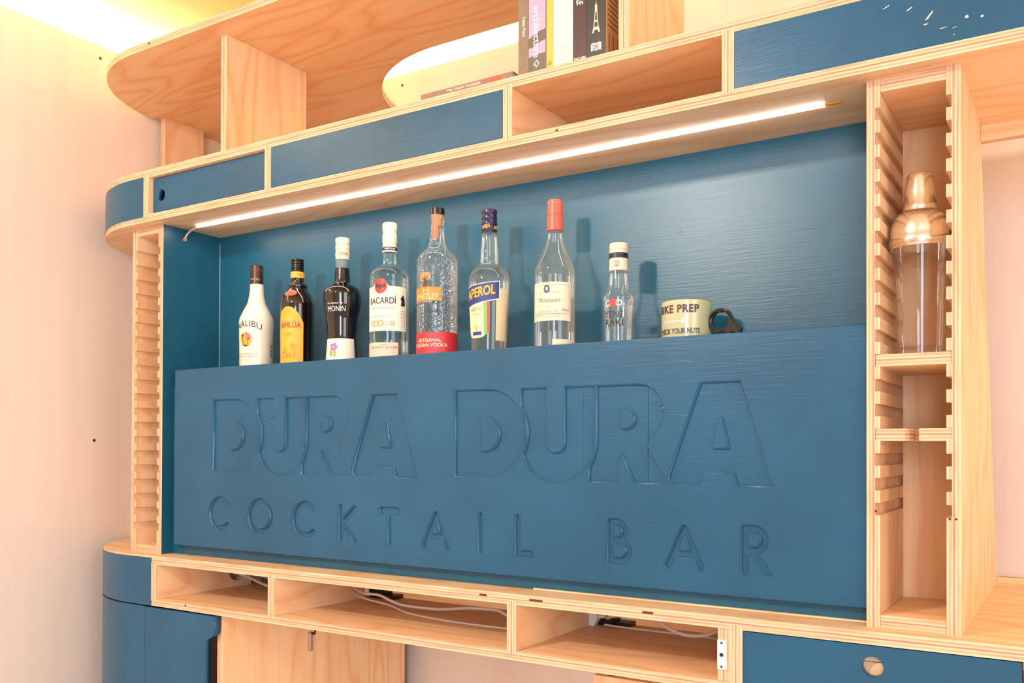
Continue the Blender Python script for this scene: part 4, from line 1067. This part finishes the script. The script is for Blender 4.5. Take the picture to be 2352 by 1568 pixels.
s.shape('round_seal', [ell(0, 0, 4.5, 6, 18)], mat('peach_seal', 'f0bd7c', .5), la, -8, zpix(cx, 757), 1, .0008)
s.patch('foot_panel', mat('royal_blue', '2a3a86', .4), la, -24, 10, zpix(cx, 774), zpix(cx, 766), .0009, nu=10, nv=2)
lb = s.patch('label', mat('cream_paper', 'f7ecd6', .55), t, -52, 64, zpix(cx, 700), zpix(cx, 652), .0008, top=lambda u: .010 * (u - 1), bot=lambda u: .016 * (u - 1) + .0058)
lb2 = s.patch('blue_field', mat('royal_blue', '2a3a86', .4), lb, -52, 61, zpix(cx, 698), zpix(cx, 654), .0011, top=lambda u: .010 * (u - 1), bot=lambda u: .016 * (u - 1) + .0056)
s.text('brand_lettering', 'APEROL', yp, lb, 4, zpix(cx, 677), 92, .0190, .0016, bold=.03, slope=.010, shear=.05)
# --- 7 maraschino
cx = .3064
t, s, o, cap, pr_ = bottle('tall clear cherry liqueur bottle with red wax capsule and square cream label', cx, .0374, 46.5,
    [(460.6, 17.4), (493, 18.6), (531, 19), (532, 16.2), (545, 17.5), (556, 20), (575.8, 27.3), (595, 36.4), (614.6, 44.2), (629, 46.3), (700, 46.6), (791, 46.8), (812, 46.8)], 3,
    thin_glass('warm_clear_glass', (.985, .975, .94), base=.02), None)
wax = mat('red_wax', 'd85a48', .32)
cap_obj(t, cx, [(cap[0][0], cap[0][1]), (cap[-1][0], cap[-1][1])], wax, 0)
band(t, cx, cap[1][0] + .0005, cap[1][1] - .0016, cap[1][1] + .0012, wax, 'cap_ring'); band(t, cx, cap[1][0] - .0001, cap[1][1] + .018, cap[1][1] + .0188, mat('wax_line', 'ee8a70', .4), 'cap_ring')
lab = s.patch('label', mat('parchment', 'f0dcc0', .6), t, -52, 78, zpix(cx, 742), zpix(cx, 655), .0004, nu=30)
lav = mat('lavender_ink', '8d7f99', .5)
for a in ((-50, 72, 726.5, 725.8), (-50, 72, 662, 661.3)): s.patch('rule_line', lav, lab, a[0], a[1], zpix(cx, a[2]), zpix(cx, a[3]), .0007, nu=20, nv=1)
s.patch('rule_line', lav, lab, 71, 72, zpix(cx, 726), zpix(cx, 662), .0007, nu=1)
s.shape('crest', [[(-5, -6), (-6, 0), (-4, 6), (0, 7), (4, 6), (6, 0), (5, -6), (0, -8)], [(-2, -3), (-2, 3), (2, 3), (2, -3)]], mat('dark_lavender', '5a4a66', .5), lab, 6, zpix(cx, 670), 1, .0008)
s.text('small_print', 'MAISON FONDEE EN 1890', lav, lab, 10, zpix(cx, 679), 58, .0022)
s.text('script_lettering', 'Marasquin', mat('dark_lavender', '5a4a66', .5), lab, 11, zpix(cx, 697), 64, .0110, shear=.3, spacing=1.15)
s.text('small_print', 'Liqueur', lav, lab, 10, zpix(cx, 711), 14, .003, shear=.3); s.text('small_print', '25%vol', mat('dark_lavender', '5a4a66', .5), lab, 58, zpix(cx, 718), 22, .0045)
s.text('small_print', 'EDMOND BRIOTTET', lav, lab, 9, zpix(cx, 722), 56, .0034); s.text('small_print', 'PRODUIT DE FRANCE - LIQUEUR DE DIJON', lav, lab, 8, zpix(cx, 728), 74, .0022)
s.text('small_print', 'MISE EN BOUTEILLE AU CHATEAU', lav, lab, 8, zpix(cx, 732.5), 78, .0020)
s.patch('foot_label', mat('parchment', 'f0dcc0', .6), t, 22, 100, ZS + .002, zpix(cx, 784), .0004)
# --- 8 small anise spirit
cx = .4353
t, s, o, cap, pr_ = bottle('short clear anise spirit bottle with cream and navy cap, last bottle before the mug', cx, .0279, 36,
    [(560, 20.6), (623, 21.2), (624, 20.4), (640, 21.4), (656, 23.2), (666, 26), (673, 29.6), (683, 35.4), (688, 36), (694, 35.6), (705.8, 34.2), (739, 31.3), (780, 30.7), (800, 30.7)], 2, clear, None)
pg = mat('ivory_cap', 'ead9bb', .35); za, zt = cap[0][1], cap[1][1]; h = zt - za
cap_obj(t, cx, cap, pg, 0)
band(t, cx, cap[0][0] + .0005, za + h * .44, za + h * .63, mat('navy_band', '231c33', .4))
band(t, cx, cap[0][0] + .0004, za + h * .76, za + h * .78, mat('gold_line', 'e8c37a', .4), 'cap_line')
nb = Cyl(cx, CYB, ZS, [(cap[0][0] + .0006, 0), (cap[0][0] + .0006, .5)])
nb.shape('cap_crest', [[(-4, 5), (4, 5), (4.4, 0), (3.4, -4.6), (0, -5.6), (-3.4, -4.6), (-4.4, 0)]], mat('rose_crest', 'e0837a', .5), t, 13, ZS + za + h * .22, 1, .0003); nb.text('crest_letters', 'YR', wt, t, 13, ZS + za + h * .22, 24, .0045, .0007, bold=.01)
wc = mat('swirl_print', 'd9dcdc', .5); zc = zpix(cx, 700)
s.shape('swirl_ornament', [ell(-9.5, 0, 5.5, 5.5, 18), ell(-9.5, 0, 3.6, 3.6, 14)], wc, t, 4, zc, 1, .0007); s.shape('swirl_ornament', [ell(10.5, 0, 6, 5.5, 18), ell(10.5, 0, 4, 3.6, 14)], wc, t, 4, zc, 1, .0007)
s.shape('red_crest', [[(-6, 6.5), (6, 6.5), (5.6, -2), (4.6, -6.2), (0, -7.2), (-4.6, -6.2), (-5.6, -2)]], mat('crest_red', 'dd4a40', .5), t, 4, zc, 1, .0010)
nk = mat('plum_ink', '3a2530', .5)
s.text('brand_lettering', 'YENİ', nk, t, 3, zpix(cx, 723), 82, .0155, .0009, bold=.008); s.text('brand_lettering', 'RAKI', nk, t, 5, zpix(cx, 744), 80, .0125, .0009, bold=.008)
for k in range(5): s.patch('fine_print_line', lav, t, 52, 78, zpix(cx, 752) + k * .0042, zpix(cx, 752) + k * .0042 + .0007, .0006, nu=4, nv=1)
s.text('volume_print', '70 CL', lav, t, 34, zpix(cx, 771), 22, .0040, .0008)

# ------------------------------------------------------------------ mug
cx, rm = .5624, .0424
t = thing('mug', 'pale green mug reading BIKE PREP with a black spanner-shaped handle', 'mug', (cx, CYB, ZS))
gm = mat('sage_glaze', 'bcbf98', .22, coat=.3)
H = zpix(cx, 690) - ZS - .004
o = lathe('cup', [(0, 0), (rm - .004, 0), (rm - .001, .001), (rm, .004), (rm, H - .001), (rm - .0008, H), (rm - .0030, H), (rm - .0036, H - .002), (rm - .0038, .008), (0, .006)], gm, t, (cx, CYB, ZS), 56)
lathe('rim_line', [(rm - .0032, H + .0001), (rm - .0006, H + .0001), (rm - .0004, H + .0006), (rm - .0030, H + .0006)], mat('brown_rim', '7c4638', .4), t, (cx, CYB, ZS), 56, False, False)
ms = Cyl(cx, CYB, ZS, [(rm, 0), (rm, .2)]); mk = mat('mug_print', '4c2b2f', .4)
ms.text('lettering', 'BIKE PREP', mk, o, -3, zpix(cx, 716), 104, .0135, .0006, bold=.035, spacing=1.12)
ms.text('lettering', 'CHECK YOUR NUTS', mk, o, -2, zpix(cx, 766), 106, .0092, .0006, bold=.018)
pk = mat('pink_white', 'f3dcd6', .5)
ms.shape('spanner_print', [[(-16, -1.6), (12, -.2), (15, 3), (21, 5), (22, 3), (18, 1), (18, -2), (22, -3.5), (21, -5.5), (14, -4.5), (11, -2.4), (-16, -3.6)]], pk, o, -8, zpix(cx, 742), 1, .0006)
ms.shape('spanner_print', [ell(-18.5, -2.8, 4, 4, 18), ell(-18.5, -2.8, 2.4, 2.4, 14)], pk, o, -8, zpix(cx, 742), 1, .0006)
# spanner handle: ring end against the cup, open jaw pointing out and down
hb = mat('black_glaze', '0a0605', .2, coat=.2)
ring_c = (.0625, .0625)
def handle_poly():
    ro = .0212
    P = [(ring_c[0] + ro * math.cos(R(a)), ring_c[1] + ro * math.sin(R(a))) for a in range(40, 300, 10)]
    P += [(ring_c[0] + .0125, ring_c[1] - .024), (ring_c[0] + .0135, ring_c[1] - .036), (ring_c[0] + .0185, ring_c[1] - .036), (ring_c[0] + .0215, ring_c[1] - .022),
          (ring_c[0] + .0265, ring_c[1] - .023), (ring_c[0] + .0275, ring_c[1] - .034), (ring_c[0] + .0340, ring_c[1] - .030), (ring_c[0] + .0370, ring_c[1] - .014), (ring_c[0] + .0270, ring_c[1] - .0050), (ring_c[0] + .0215, ring_c[1] + .003)]
    return P
bm = curve_mesh([handle_poly(), ell(ring_c[0], ring_c[1], .0150, .0152, 26)], .0055)
for v in bm.verts: v.co = Vector((v.co.x, -v.co.z, v.co.y))
bmesh.ops.recalc_face_normals(bm, faces=bm.faces[:])
es = [e for e in bm.edges if len(e.link_faces) == 2 and e.calc_face_angle(0) > R(60)]
try: bmesh.ops.bevel(bm, geom=es, offset=.0022, segments=3, affect='EDGES')
except Exception: pass
bmesh.ops.rotate(bm, verts=bm.verts[:], matrix=Matrix.Rotation(R(-6), 3, 'Z'), cent=(0, 0, 0))
bm_obj('handle', bm, hb, t, (cx, CYB, ZS), smooth=True)

# ------------------------------------------------------------------ cocktail shaker
sx, sy, sz = (RR0 + RR1) / 2, .105, zg(10) + GW - .0004
t = thing('cocktail_shaker', 'glass cocktail shaker with copper-toned steel strainer top, in the right slotted rack', 'shaker', (sx, sy, sz))
sg = thin_glass('shaker_glass', (.985, .98, .975), base=.015, haze=.10)
lathe('glass_body', [(0, .0), (.029, .0), (.031, .002), (.0315, .012), (.0330, .06), (.0350, .12), (.0370, .176), (.0372, .178)], sg, t, (sx, sy, sz), 44, True, False)
lathe('glass_base', [(0, .0125), (.029, .0125), (.0305, .0135), (.0300, .0145), (0, .0145)], sg, t, (sx, sy, sz), 40)
ss = mat('polished_steel', 'ece6df', .2, 1.0)
lathe('strainer_top', [(.0378, .160), (.0400, .158), (.0420, .162), (.0425, .167), (.0424, .172), (.0412, .1745), (.0412, .180), (.0400, .190), (.0372, .199), (.0330, .206), (.0280, .2110), (.0225, .2140), (.0225, .215), (0, .215)], ss, t, (sx, sy, sz), 48)
lathe('cap', [(.0228, .2135), (.0232, .215), (.0230, .221), (.0224, .222), (.0215, .240), (.0188, .258), (.0172, .2665), (.0160, .268), (0, .2685)], ss, t, (sx, sy, sz), 48)
